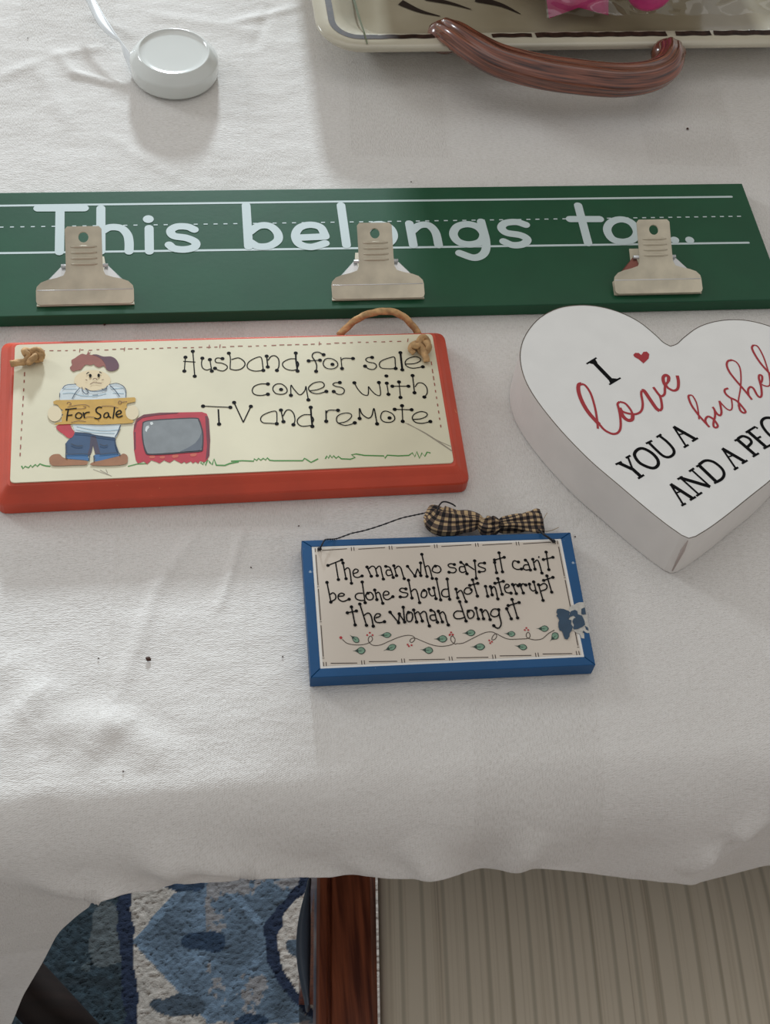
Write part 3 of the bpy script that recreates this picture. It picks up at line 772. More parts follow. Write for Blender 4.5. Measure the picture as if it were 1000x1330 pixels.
# painted boy and television, layers of flat paint
def layer(i): return Flat(zt+0.00006*i)
def paint(name, col, i, polys, smooth=True, crop=(60, 510, 8.333)):
    f = layer(i).crop(*crop)
    for p in polys: f.poly(p, smooth)
    return f.split(name, mat(name+'_paint', col, .55, var=.08, vscale=120), fig, .0001)
fig = bpy.data.objects.new('painted_figure', None); COL.objects.link(fig); fig.parent = plq; fig.location = at(120, 540, zt)-world_loc(plq); fig['label'] = 'painted boy in jeans holding a For Sale board'
J = (60, 445, 8.333); K = (60, 510, 8.333)
paint('shirt', (206, 214, 216), 1, [[(145, 620), (148, 530), (190, 468), (240, 446), (330, 450), (400, 480), (440, 510), (530, 522), (620, 505), (665, 460), (760, 442), (830, 470), (865, 530), (866, 610), (500, 640)]], False, J)
paint('shirt_hem', (206, 214, 216), 1, [[(280, 330), (805, 330), (798, 400), (760, 480), (740, 488), (540, 465), (312, 430)]], False, K)
f = layer(2).crop(*J); f.ell((500, 408), 198, 112); f.build('face', mat('skin_paint', (218, 198, 160), .55), fig)
paint('hair', (146, 78, 64), 3, [[(290, 312), (256, 272), (280, 240), (272, 192), (310, 168), (345, 142), (390, 120), (432, 130), (448, 108), (456, 86), (464, 108), (484, 100), (468, 130), (520, 135), (590, 172), (638, 230), (655, 292), (622, 252), (572, 268), (530, 250), (512, 234), (480, 244), (430, 238), (400, 262), (375, 292), (330, 300)]], True, J)
paint('cap', (92, 48, 62), 4, [[(500, 130), (550, 128), (620, 150), (700, 150), (755, 180), (788, 245), (768, 288), (710, 308), (655, 292), (638, 235), (600, 180), (552, 150)]], True, J)
paint('jeans', (42, 74, 110), 2, [[(310, 430), (450, 442), (530, 462), (640, 475), (745, 490), (752, 560), (785, 655), (760, 668), (560, 672), (528, 640), (508, 560), (490, 640), (478, 672), (228, 676), (214, 620), (210, 550), (240, 510), (282, 480)]], False, K)
paint('jeans_shade', (62, 52, 72), 3, [[(482, 470), (535, 470), (560, 560), (585, 662), (532, 668), (506, 566), (492, 640), (478, 668), (445, 672), (470, 600)]], False, K)
paint('cuff', (52, 104, 154), 4, [[(214, 670), (452, 668), (462, 738), (400, 728), (224, 716)], [(520, 672), (772, 656), (800, 682), (680, 712), (532, 748)]], False, K)
paint('shoe', (156, 104, 68), 5, [[(32, 720), (45, 690), (80, 668), (142, 665), (182, 700), (260, 722), (430, 737), (436, 778), (300, 785), (100, 792), (50, 775)], [(490, 785), (500, 755), (620, 727), (780, 688), (830, 660), (872, 675), (884, 720), (858, 772), (700, 790)]], True, K)
paint('red_cloth', (186, 40, 54), 3, [[(108, 372), (140, 342), (200, 322), (252, 338), (280, 390), (306, 430), (282, 482), (238, 490), (180, 445), (130, 410)]], True, K)
paint('sign_board', (200, 156, 62), 6, [[(76, 96), (110, 80), (500, 74), (955, 50), (968, 62), (966, 96), (880, 116), (868, 135), (878, 160), (852, 178), (862, 215), (885, 262), (935, 296), (948, 312), (930, 328), (850, 334), (600, 346), (300, 338), (80, 346), (108, 326), (170, 312), (166, 270), (186, 240), (162, 212), (184, 192), (150, 168), (125, 132), (80, 122)]], False, K)
f = layer(7).crop(*K); f.ell((92, 228), 76, 84); f.ell((930, 215), 70, 78); f.split('hand', mat('hand_paint', (216, 200, 166), .55), fig)
f = layer(8).crop(*J); sw = .00042
for l in ([(145, 590), (148, 545)], [(175, 500), (215, 460), (325, 448)], [(280, 608), (315, 545), (365, 485)], [(385, 480), (400, 530), (435, 555), (455, 535), (420, 490)], [(430, 495), (490, 525), (600, 520), (650, 490)], [(600, 500), (640, 515), (662, 465)], [(680, 455), (760, 440), (830, 468), (862, 520), (862, 588)], [(690, 462), (745, 515), (795, 585)], [(500, 568), (560, 565)]): f.stroke(l, sw)
f.crop(*K)
for l in ([(745, 480), (775, 430), (805, 352)], [(270, 552), (330, 575), (395, 572)], [(580, 555), (620, 572), (665, 565)], [(310, 430), (450, 440), (540, 462), (745, 490)], [(212, 548), (216, 620), (214, 700), (232, 716)], [(225, 668), (450, 668), (462, 738)], [(516, 680), (520, 748)], [(575, 668), (770, 652), (802, 680)], [(745, 492), (752, 560), (785, 655)]): f.stroke(l, .0006 if l[0][0] > 200 else sw)
f.build('outline', mat('navy_line_paint', (38, 54, 76), .6), fig, stuff=True)
f = layer(3).crop(*J)
for l in ([(190, 500), (330, 500)], [(180, 550), (280, 545), (400, 575), (540, 575), (650, 550)], [(700, 500), (840, 490)], [(720, 545), (840, 550)]): f.stroke(l, .0005)
f.crop(*K)
for l in ([(330, 365), (500, 400), (650, 410), (790, 400)], [(320, 400), (500, 430), (740, 440)]): f.stroke(l, .0005)
f.build('shirt_stripe', mat('pale_blue_paint', (168, 190, 200), .6), fig, stuff=True)
f = layer(9).crop(*J)
f.ell((477, 357), 15, 19); f.ell((568, 354), 14, 19); f.stroke([(435, 340), (455, 322), (465, 322)], .0005); f.stroke([(575, 315), (600, 328)], .0005)
f.crop(*K)
for l in ([(240, 180), (228, 240), (222, 302)], [(205, 182), (250, 178), (330, 168)], [(230, 246), (285, 240)], [(400, 212), (408, 240), (415, 275)], [(404, 240), (435, 215), (472, 210)], [(605, 160), (568, 156), (540, 178), (548, 212), (585, 238), (585, 268), (555, 282), (520, 272)], [(672, 225), (680, 255), (702, 272)], [(740, 155), (732, 220), (722, 280)], [(760, 240), (810, 218), (800, 193), (770, 203), (755, 235), (780, 264), (828, 248)]): f.stroke(l, .0008)
f.stroke([(320, 240), (350, 215), (388, 240), (365, 276), (325, 270)], .0007, True, True); f.stroke([(664, 215), (632, 228), (625, 262), (655, 268), (676, 240)], .0007, True, True)
f.build('sign_text', INK, fig, 'black words For Sale on the painted board', stuff=True)
f = layer(9).crop(*K)
for l in ([(225, 120), (235, 102), (262, 108), (268, 125), (245, 132)], [(780, 112), (790, 90), (815, 98), (805, 120), (780, 120)], [(815, 103), (875, 95)], [(230, 155), (330, 135), (420, 130), (470, 150)], [(210, 175), (300, 175), (400, 172), (430, 155), (400, 148)], [(600, 145), (700, 145), (780, 165)], [(520, 265), (450, 262), (420, 275)], [(270, 322), (350, 305), (430, 312)], [(560, 290), (572, 305)]): f.stroke(l, .00035)
f.crop(*J)
for l in ([(505, 400), (518, 388), (540, 388), (552, 405)], [(475, 452), (500, 435), (535, 432), (600, 440)], [(425, 400), (445, 408)], [(600, 402), (622, 400)]): f.stroke(l, .0004)
f.build('grain_line', mat('brown_line_paint', (110, 70, 44), .6), fig, stuff=True)
tv = bpy.data.objects.new('painted_television', None); COL.objects.link(tv); tv.parent = plq; tv.location = at(222, 568, zt)-world_loc(plq); tv['label'] = 'painted red television with a grey screen'
fig_keep = fig; fig = tv; Lc = (165, 525, 8.333)
paint('television_case', (184, 36, 54), 1, [[(68, 300), (76, 220), (105, 158), (180, 112), (350, 92), (560, 88), (810, 84), (862, 102), (886, 160), (900, 380), (892, 550), (868, 605), (835, 628), (790, 612), (770, 642), (740, 622), (712, 640), (690, 618), (640, 640), (618, 622), (590, 640), (550, 622), (510, 600), (465, 632), (440, 625), (400, 606), (352, 640), (320, 625), (262, 606), (218, 650), (180, 618), (118, 642), (95, 605), (76, 500)]], False, Lc)
paint('case_shade', (104, 24, 42), 2, [[(845, 125), (872, 130), (886, 170), (900, 380), (890, 560), (850, 606), (866, 450)], [(76, 300), (78, 220), (108, 158), (180, 112), (350, 92), (560, 88), (540, 100), (300, 122), (170, 148), (110, 190)], [(76, 300), (92, 300), (95, 480), (76, 500)]], False, Lc)
paint('screen_outline', (40, 20, 34), 3, [[(158, 320), (165, 220), (182, 186), (300, 166), (560, 150), (750, 146), (785, 170), (812, 250), (828, 330), (824, 470), (800, 512), (640, 526), (400, 546), (235, 548), (196, 520), (172, 430)]], True, Lc)
paint('screen', (128, 132, 134), 4, [[(172, 320), (175, 230), (195, 195), (300, 178), (560, 162), (745, 158), (772, 182), (800, 260), (812, 340), (808, 470), (788, 498), (640, 512), (400, 530), (245, 536), (212, 510), (185, 430)]], True, Lc)
paint('screen_shade', (92, 98, 108), 5, [[(806, 300), (785, 360), (740, 420), (660, 470), (570, 512), (700, 506), (786, 496), (808, 468)]], False, Lc)
paint('screen_glint', (214, 218, 216), 5, [[(250, 195), (275, 190), (285, 215), (262, 226), (250, 215)], [(208, 238), (235, 230), (240, 255), (222, 272), (212, 302), (196, 285), (200, 255)]], False, Lc)
paint('knob_mark', (200, 92, 70), 2, [[(245, 560), (300, 558), (296, 582), (250, 584)], [(358, 565), (405, 560), (402, 585), (360, 586)], [(492, 552), (552, 546), (548, 574), (495, 580)], [(688, 538), (748, 532), (745, 560), (692, 564)]], True, Lc)
fig = fig_keep
# jute cord: loop behind the top edge and two front knots
M_jute = mat('jute_twine', (206, 164, 114), 0.85, var=0.22, vscale=260, bump=0.8, bscale=500)
def rope(path, r, name, parent, turns=None, label=None):
    P = catmull(path, 8); L_ = sum(np.linalg.norm(P[i+1]-P[i]) for i in range(len(P)-1))
    # resample
    n = max(12, int(L_/(r*0.5))); cum = [0]
    for i in range(len(P)-1): cum.append(cum[-1]+np.linalg.norm(P[i+1]-P[i]))
    A = np.array(P); tt = np.linspace(0, cum[-1], n)
    Q = [Vector((np.interp(t, cum, A[:, 0]), np.interp(t, cum, A[:, 1]), np.interp(t, cum, A[:, 2]))) for t in tt]
    me = tube_mesh(Q, r, 18, name, prof=lambda t, u: 0.80+0.20*abs(math.cos(1.5*t)), twist=L_/(r*5.5)*math.pi)
    return link(name, me, M_jute, parent, smooth=True, label=label)
V_ = [(70, 268), (100, 240), (180, 163), (260, 112), (340, 80), (430, 64), (500, 62), (570, 78), (630, 112), (690, 168), (745, 240), (765, 270)]
hh = [.0045, .005, .008, .0115, .0135, .0145, .0145, .0135, .011, .008, .005, .0045]
rope([at(430+x/6.667, 395+y/6.667, T+h) for (x, y), h in zip(V_, hh)], 0.0023, 'hanging_cord', plq)
def knot(c, ang, s=1.0):
    """overhand knot lying on the panel"""
    ca, sa = math.cos(ang), math.sin(ang); pts = []
    for t in np.linspace(0.1, 2*math.pi*0.97, 22):
        x = (math.sin(t)+2*math.sin(2*t))*0.00125*s; y = (math.cos(t)-2*math.cos(2*t))*0.00115*s; z = -math.sin(3*t)*0.0013*s+0.0036
        pts.append(c+Vector((ca*x-sa*y, sa*x+ca*y, z)))
    return pts
k1 = at(547, 453, RT_); pts = knot(k1, 0.5, 1.5)
rope(pts+[at(553, 464, RT_+.0028), at(554, 470, RT_+.0015)], 0.0021, 'cord_knot', plq)
rope([at(553, 447, RT_+.001), at(546, 444.5, RT_+.0035), at(537, 447, RT_+.004), at(533, 453, RT_+.003), at(538, 459, RT_+.002)], 0.0018, 'cord_knot', plq)
k2 = at(43, 467, RT_); pts = knot(k2, -0.3, 1.4)
rope(pts+[at(32, 470, RT_+.0028), at(22, 471, RT_+.003), at(14, 472.5, RT_+.0025)], 0.0021, 'cord_knot', plq)
rope([at(31, 461, RT_+.002), at(38, 457, RT_+.004), at(47, 457, RT_+.0045), at(53, 462, RT_+.004), at(52, 469, RT_+.002)], 0.0018, 'cord_knot', plq)

# ============================================================ BLUE PLAQUE
BT = T+0.0105
M_blue = mat('blue_paint', (20, 78, 126), 0.45, spec=0.3, var=0.06, vscale=40, bump=0.12, bscale=160, wear=((150, 165, 180), 210, 0.71))
M_pap = mat('beige_panel_paint', (208, 196, 182), 0.6, var=0.04, vscale=14)
M_pw = mat('white_border_paint', (222, 218, 212), 0.6)
bl = empty('painted_plaque', tuple(at(580, 790, T)), 'small blue framed plaque lettered The man who says it can\'t be done', 'sign')
bo = [at(403.6, 880.2, BT), at(773.4, 863.4, BT), at(740.9, 691.3, BT), at(391.6, 702, BT)]
bi = [at(416.0, 868.0, BT), at(758.8, 852.8, BT), at(728.6, 699.6, BT), at(404.8, 710, BT)]
for i in range(4):
    a, b, c, d = bo[i], bo[(i+1) % 4], bi[(i+1) % 4], bi[i]
    e1 = (b-a).normalized()*0.00012
    link('frame_side', bm_mesh(prism_bm([((a+e1).x, (a+e1).y), ((b-e1).x, (b-e1).y), ((c-e1).x, (c-e1).y), ((d+e1).x, (d+e1).y)], T+0.0003, BT, 0.0003, 1), 'frame_side'), M_blue, bl)
zi = BT-0.0003
link('panel', bm_mesh(prism_bm([(p.x, p.y) for p in bi], T+0.001, zi), 'panel'), M_pw, bl, label='off-white panel')
def quad(u, v):
    a = bi[3].lerp(bi[2], u); b = bi[0].lerp(bi[1], u); return a.lerp(b, v)
f = Flat(zi+0.0001)
P = [quad(u, v) for u, v in ((0.010, .018), (.990, .018), (.990, .982), (.010, .982))]
f.v = [Vector((p.x, p.y, zi+0.0001)) for p in P]; f.f = [(3, 2, 1, 0)]
f.build('beige_field', M_pap, bl)
f = Flat(zi+0.0002); f.w = lambda p: quad(p[0], p[1]) + Vector((0, 0, zi+0.0002-BT))
def bstroke(a, b, w): f.stroke([a, ((a[0]+b[0])/2, (a[1]+b[1])/2), b], w, False)
tx = [.018, .16, .31, .49, .655, .82, .978]
for v, jt in ((.03, 1), (.968, -1)):
    for i, u in enumerate(tx):
        for e in (-.005, .005): bstroke((u+e, v-.016), (u+e, v+.016), .0004)
        if i < 6: bstroke((u+.022, v+.004*jt), (tx[i+1]-.022, v-.003*jt), .00042)
for u in (.014, .984):
    for i, (a, b) in enumerate(((.07, .33), (.36, .62), (.66, .91))):
        bstroke((u, a), (u, b), .00045); bstroke((u-.004, b+.012), (u+.004, b+.012), .0003)
f.build('border_line', mat('brown_black_ink', (60, 46, 38), .6), bl, stuff=True)
zt = zi+0.0002
ht = Flat(zt); B_R = 0.00095; PW = .00074
def LP(pts, dots=(0, -1), wd=None, closed=False): ht.pen(pts, wd or PW, dots, B_R, True, closed)
ht.crop(415, 710, 6.25)
LP([(68, 152), (180, 108)]); LP([(130, 128), (153, 267)], (-1,)); LP([(190, 132), (215, 260)]); LP([(205, 188), (225, 172), (243, 185), (252, 240), (259, 297)], (-1,))
LP([(278, 218), (308, 207), (312, 190), (290, 182), (272, 205), (280, 240), (310, 250), (345, 238)], (-1,))
LP([(385, 165), (420, 240)]); LP([(398, 180), (425, 158), (448, 168), (460, 200), (468, 235)], (-1,)); LP([(455, 185), (478, 160), (495, 165), (505, 210), (518, 263)], (-1,))
LP([(538, 160), (568, 168), (585, 205), (598, 250)]); LP([(578, 192), (550, 190), (540, 212), (555, 235), (588, 228)], ())
LP([(603, 155), (625, 235)]); LP([(613, 180), (638, 158), (660, 175), (672, 215), (687, 260)], (-1,))
ht.pen([(714, 160), (775, 240), (795, 178), (822, 235), (820, 132)], PW, (0, 1, 3, 4), B_R, False)
LP([(830, 62), (872, 242)]); LP([(858, 165), (880, 155), (895, 180), (915, 258)], (-1,)); LP([(915, 185), (935, 155), (970, 160), (985, 190), (965, 212), (925, 205)], (), closed=True); ht.disc((940, 158), B_R)
LP([(60, 290), (92, 450)]); LP([(85, 388), (110, 375), (130, 395), (128, 425), (95, 445)], ()); LP([(155, 402), (190, 400), (200, 386), (175, 378), (152, 395), (155, 425), (190, 445), (240, 427)], (-1,))
LP([(346, 287), (370, 455)]); LP([(352, 378), (310, 380), (290, 400), (300, 425), (335, 437), (365, 435)], ()); LP([(378, 388), (410, 370), (435, 395), (430, 425), (400, 432), (380, 415)], (), closed=True); ht.disc((392, 378), B_R)
LP([(448, 352), (465, 430)]); LP([(455, 385), (475, 370), (490, 385), (500, 420), (513, 460)], (-1,)); LP([(525, 395), (558, 388), (560, 370), (535, 362), (517, 385), (525, 420), (555, 430), (595, 406)], (-1,))
LP([(700, 343), (665, 338), (650, 355), (670, 370), (710, 378), (715, 395), (695, 410), (655, 408)]); LP([(722, 272), (750, 417)]); LP([(740, 368), (770, 345), (790, 365), (812, 455)], (-1,))
LP([(825, 385), (840, 355), (865, 360), (870, 390), (855, 412), (830, 410)], (), closed=True); ht.disc((848, 355), B_R); LP([(888, 345), (890, 375), (910, 400), (938, 393)], (0,)); LP([(926, 335), (945, 422)]); LP([(948, 262), (983, 432)])
ht.crop(570, 710, 6.25)
LP([(125, 145), (95, 138), (75, 150), (90, 168), (130, 175), (140, 195), (120, 212), (82, 208)]); LP([(178, 128), (205, 150), (215, 185), (228, 220)]); LP([(210, 162), (172, 165), (168, 195), (190, 210), (220, 200)], ())
LP([(225, 145), (288, 188)], (0,)); LP([(290, 115), (303, 258)]); LP([(370, 133), (330, 135), (320, 155), (350, 170), (375, 180), (370, 200), (328, 205)])
LP([(452, 128), (468, 212)]); LP([(488, 50), (516, 205)]); LP([(452, 108), (530, 87)])
LP([(645, 125), (610, 115), (597, 140), (605, 170), (635, 185), (670, 182)]); LP([(702, 110), (722, 130), (742, 190)]); LP([(728, 147), (695, 150), (685, 175), (705, 190), (740, 185)], ())
LP([(762, 103), (780, 183)]); LP([(770, 132), (795, 110), (812, 130), (836, 215)], (-1,)); LP([(812, 78), (810, 92)], ()); LP([(870, 45), (892, 187)]); LP([(848, 105), (925, 87)])
LP([(67, 263), (87, 428)]); LP([(75, 345), (40, 348), (22, 372), (30, 400), (60, 408), (84, 400)], ())
LP([(138, 345), (153, 417)]); LP([(146, 378), (175, 355), (192, 375), (205, 410), (221, 447)], (-1,)); LP([(205, 360), (225, 335), (258, 340), (268, 365), (245, 385), (215, 382)], (), closed=True); ht.disc((262, 350), B_R*.8)
LP([(273, 270), (312, 402)]); LP([(250, 315), (315, 298)])
LP([(378, 323), (396, 403)]); LP([(418, 325), (432, 392)]); LP([(424, 348), (445, 325), (460, 345), (478, 425)], (-1,)); LP([(478, 260), (513, 387)]); LP([(455, 298), (522, 282)])
LP([(540, 338), (568, 326), (565, 310), (545, 308), (532, 335), (545, 370), (585, 378)], (-1,)); LP([(598, 308), (628, 382)]); LP([(604, 326), (620, 305), (643, 318)], (-1,)); LP([(657, 308), (685, 377)]); LP([(664, 326), (680, 302), (705, 312)], (-1,))
LP([(735, 305), (740, 340), (762, 360), (785, 352)], (0,)); LP([(769, 287), (792, 374)]); LP([(808, 310), (845, 437)]); LP([(812, 322), (850, 300), (875, 315), (870, 345), (826, 362)], ())
LP([(876, 238), (915, 370)]); LP([(850, 275), (925, 250)])
ht.crop(430, 770, 6.25)
LP([(165, 115), (195, 262)]); LP([(132, 163), (205, 148)]); LP([(233, 92), (287, 265)]); LP([(262, 188), (300, 165), (325, 190), (342, 272)], (-1,)); LP([(360, 205), (395, 192), (397, 174), (370, 172), (352, 200), (362, 235), (395, 243), (433, 235)], (-1,))
ht.pen([(478, 158), (547, 243), (553, 172), (597, 238), (585, 118)], PW, (0, 1, 2, 3, 4), B_R, False)
LP([(612, 195), (620, 165), (650, 160), (662, 190), (650, 230), (620, 230)], (), closed=True); ht.disc((628, 160), B_R)
LP([(670, 140), (694, 238)]); LP([(680, 172), (705, 155), (722, 180), (740, 230)], (-1,)); LP([(725, 172), (750, 152), (770, 165), (780, 215), (797, 270)], (-1,))
LP([(810, 143), (838, 155), (850, 200), (863, 240)]); LP([(842, 180), (808, 185), (805, 210), (825, 225), (857, 220)], ()); LP([(870, 150), (903, 237)]); LP([(878, 176), (905, 155), (925, 180), (935, 220), (951, 262)], (-1,))
ht.crop(570, 770, 6.25)
LP([(168, 73), (220, 230)]); LP([(190, 152), (145, 150), (120, 175), (130, 205), (165, 212), (210, 200)], ()); LP([(230, 175), (240, 145), (270, 145), (285, 170), (275, 200), (245, 208)], (), closed=True); ht.disc((238, 150), B_R)
LP([(300, 125), (320, 212)]); LP([(342, 140), (362, 212)]); LP([(350, 167), (375, 140), (395, 160), (415, 218)], (-1,)); LP([(420, 165), (440, 135), (475, 135), (488, 155), (480, 185), (450, 195), (425, 185)], (), closed=True)
LP([(485, 138), (492, 190), (505, 250), (490, 285), (465, 285), (445, 268)]); LP([(550, 130), (587, 212)]); LP([(593, 55), (638, 205)]); LP([(562, 105), (650, 80)])
ht.split('letter', INK, bl, .0004)
f = Flat(zt)
def pxs(pts, o, k): return [(o[0]+x/k, o[1]+y/k) for x, y in pts]
G1 = ((435, 800), 6.25); H1 = ((580, 770), 5)
vine = pxs([(60, 190), (100, 222), (170, 235), (240, 230), (290, 210), (305, 185), (290, 163), (272, 180), (275, 210), (310, 238), (370, 235), (440, 205), (520, 172), (590, 157), (635, 165), (648, 190), (625, 215), (608, 205), (620, 185), (650, 180), (700, 200), (780, 232), (850, 246), (920, 240), (965, 222), (975, 190), (955, 163), (940, 175), (945, 205), (975, 228)], *G1)
vine += pxs([(65, 330), (110, 325), (180, 290), (250, 258), (300, 255), (325, 275), (315, 300), (295, 305), (298, 285), (320, 265), (350, 280), (400, 300), (470, 300), (530, 295), (542, 275), (530, 255), (517, 270), (525, 292), (570, 305), (620, 298), (660, 265), (700, 242)], *H1)
f.stroke(vine, .0004); f.build('vine', mat('dark_vine_ink', (70, 58, 48), .6), bl)
f = Flat(zt+.0001)
for p in pxs([(283, 136), (262, 155), (305, 155), (590, 232), (600, 245), (622, 237), (943, 133), (930, 155), (958, 152)], *G1)+pxs([(30, 257), (22, 270), (38, 271), (277, 309), (283, 326), (294, 317), (518, 228), (508, 241), (530, 241)], *H1): f.disc(p, .00052)
f.disc(pxs([(48, 176)], *G1)[0], .0008); f.build('berry', mat('red_berry_paint', (170, 34, 40), .5), bl, stuff=True)
leaves = [((118, 152), (195, 212), 46, G1), ((142, 283), (248, 280), 58, G1), ((352, 157), (458, 153), 44, G1), ((392, 283), (497, 240), 50, G1), ((800, 187), (912, 185), 58, G1), ((690, 272), (797, 282), 56, G1),
          ((100, 262), (187, 258), 42, H1), ((153, 350), (250, 350), 44, H1), ((372, 263), (446, 268), 36, H1), ((440, 342), (523, 357), 38, H1), ((580, 232), (663, 232), 40, H1), ((670, 315), (722, 262), 48, H1)]
M_leaf = mat('sage_green_paint', (122, 156, 132), .6, var=.12, vscale=300)
fo, fi, fv = Flat(zt+.0001), Flat(zt+.0002), Flat(zt+.0003)
for tip, end, wd, (o, k) in leaves:
    t = np.array(tip, float); e = np.array(end, float); d = e-t; n = np.array([-d[1], d[0]])/np.hypot(*d); L_ = np.hypot(*d)
    def shape(s): 
        r = []
        for a, h in ((0, 0), (.22, .06), (.42, .30), (.62, .50), (.82, .44), (.95, .22), (1.0, 0)): r.append((a, h))
        up = [t+d*a+n*h*wd*s for a, h in r]; dn = [t+d*a-n*h*wd*s for a, h in r[-2:0:-1]]
        return up+dn
    f_ = shape(1.0); fo.poly(pxs(f_, o, k), True)
    c = t+d*.64; fi.poly(pxs([c+(p-c)*.80 for p in map(np.array, f_[2:-1])], o, k), True)
    fv.stroke(pxs([t+d*.35, t+d*.7+n*2], o, k), .0003)
fo.split('leaf_outline', mat('dark_leaf_ink', (40, 62, 52), .6), bl); fi.split('leaf', M_leaf, bl); fv.split('leaf_vein', bpy.data.materials['dark_leaf_ink'], bl)
# chipped corner
I1 = (700, 760, 11.11)
f = Flat(zt+.0002).crop(*I1)
f.poly([(440, 320), (470, 290), (510, 282), (540, 262), (580, 248), (650, 246), (690, 420), (715, 560), (738, 688), (700, 692), (640, 668), (650, 700), (655, 770), (610, 765), (588, 700), (540, 690), (500, 650), (440, 660), (430, 400)])
f.build('torn_edge', mat('torn_paper', (196, 192, 184), .9, var=.1, vscale=400), bl)
f = Flat(BT+.0003).crop(*I1)
f.poly([(262, 345), (300, 338), (350, 342), (400, 362), (430, 372), (452, 395), (432, 420), (470, 440), (420, 492), (470, 505), (462, 560), (490, 600), (470, 660), (446, 690), (440, 740), (410, 785), (370, 772), (345, 700), (330, 662), (295, 650), (280, 600), (278, 545), (292, 505), (270, 462), (250, 440), (268, 420), (250, 392)])
f.poly([(460, 375), (520, 355), (552, 375), (560, 420), (620, 438), (640, 480), (658, 520), (665, 572), (620, 605), (560, 632), (500, 640), (492, 610), (506, 580), (480, 520), (500, 480), (530, 470), (500, 440), (455, 455), (440, 430)])
f.poly([(610, 345), (660, 318), (680, 420), (640, 425), (612, 420)]); f.poly([(660, 585), (705, 610), (715, 655), (680, 640)]); f.poly([(635, 655), (670, 672), (630, 690)])
f.build('chipped_patch', mat('bare_blue_underpaint', (50, 74, 96), .7, var=.08, vscale=200), bl, 'blue-grey chipped patch')
# wire hanger
M_wire = mat('black_wire', (24, 24, 30), .4, metal=.3)
wp = pxs([(195, 408), (212, 375), (235, 340), (285, 335), (330, 328), (420, 295), (520, 272), (640, 235), (780, 185), (880, 162), (960, 145)], (380, 640), 5.556)
zh = [BT+.0006, BT+.003, BT+.0025, BT+.001, T+.010, T+.009, T+.008, T+.0075, T+.007, T+.007, T+.007]
path = [Vector(p) for p in catmull([at(*p, z) for p, z in zip(wp, zh)], 8)]
link('hanger_wire', tube_mesh(path, .00042, 8, prof=lambda t, u: 1+.25*math.cos(2*t), twist=90), M_wire, bl, smooth=True)
path = [Vector(p) for p in catmull([at(*p, z) for p, z in zip([(700, 688), (706, 694), (712, 698), (718.5, 703.2)], [T+.011, BT+.003, BT+.003, BT+.0006])], 8)]
link('hanger_wire', tube_mesh(path, .0006, 8), M_wire, bl, smooth=True)
for p in ((415, 713.5), (718.8, 703.5)):
    link('wire_end', lathe_mesh(at(*p, BT), [(0.0003, BT-.0002), (.0011, BT+.0002), (.0012, BT+.0006), (.0003, BT+.0012)], 12), M_wire, bl, smooth=True)
# gingham bow
bow = bpy.data.objects.new('bow', None); COL.objects.link(bow); bow.parent = bl; bow.location = at(635, 683, T+.001)-world_loc(bl); bow['label'] = 'black and tan gingham bow'
M_gin = gingham_material()
def bowpart(axis, half, thick, name, folds=5, z0=.0065, uvs=(260, 13), seed=0):
    """axis: crop points, half: half heights in crop units"""
    A = [at(540+x/5.556, 640+y/5.556, T+z0) for x, y in axis]
    B = [(at(540+x/5.556, 640+(y-h)/5.556, T+z0)-at(540+x/5.556, 640+(y+h)/5.556, T+z0)).length/2 for (x, y), h in zip(axis, half)]
    P = catmull([tuple(a)+(b, t) for a, b, t in zip(A, B, thick)], 8)
    path = [Vector(p[:3]) for p in P]; R = [(max(.0006, p[4]), max(.0008, p[3])) for p in P]
    me = tube_mesh(path, R, 48, name, prof=lambda t, u: 1+(.20*math.cos(folds*t+seed+1.5*math.sin(5*u))+.12*math.cos(2*folds*t+5*u))*min(1, 4*min(u+.05, 1.15-u)), uvscale=uvs)
    return link(name, me, M_gin, bow, smooth=True)
bowpart([(75, 140), (110, 155), (160, 195), (250, 213), (350, 210), (430, 212), (480, 222)], [44, 62, 84, 78, 66, 48, 28], [.002, .0032, .0042, .0042, .0038, .0035, .003], 'bow_loop')
bowpart([(575, 235), (620, 235), (690, 225), (780, 215), (860, 208), (912, 205)], [28, 36, 45, 62, 76, 76], [.003, .004, .004, .0036, .003, .0022], 'bow_tail', seed=2, folds=4)
bowpart([(462, 225), (500, 240), (530, 240), (565, 238), (600, 232)], [30, 44, 46, 42, 30], [.004, .0055, .006, .0055, .004], 'bow_knot', z0=.0085, folds=6, uvs=(260, 11))
pp = [Vector(p) for p in catmull([at(540+x/5.556, 640+y/5.556, T+z) for x, y, z in ((150, 160, .012), (160, 110, .014), (185, 72, .013), (215, 65, .012), (260, 80, .010), (285, 97, .007))], 6)]
link('bow_wire', tube_mesh(pp, .00045, 8), M_wire, bow, smooth=True)
pp = [Vector(p) for p in catmull([at(540+x/5.556, 640+y/5.556, T+z) for x, y, z in ((915, 200, .006), (930, 175, .006), (948, 145, .004))], 6)]
link('loose_thread', tube_mesh(pp, .0002, 6), mat('tan_thread', (170, 150, 120), .9), bow)
pp = [Vector(p) for p in catmull([at(540+x/5.556, 640+y/5.556, T+z) for x, y, z in ((905, 270, .005), (945, 278, .004), (985, 270, .003), (1030, 250, .001))], 6)]
link('loose_thread', tube_mesh(pp, .0002, 6), bpy.data.materials['tan_thread'], bow)

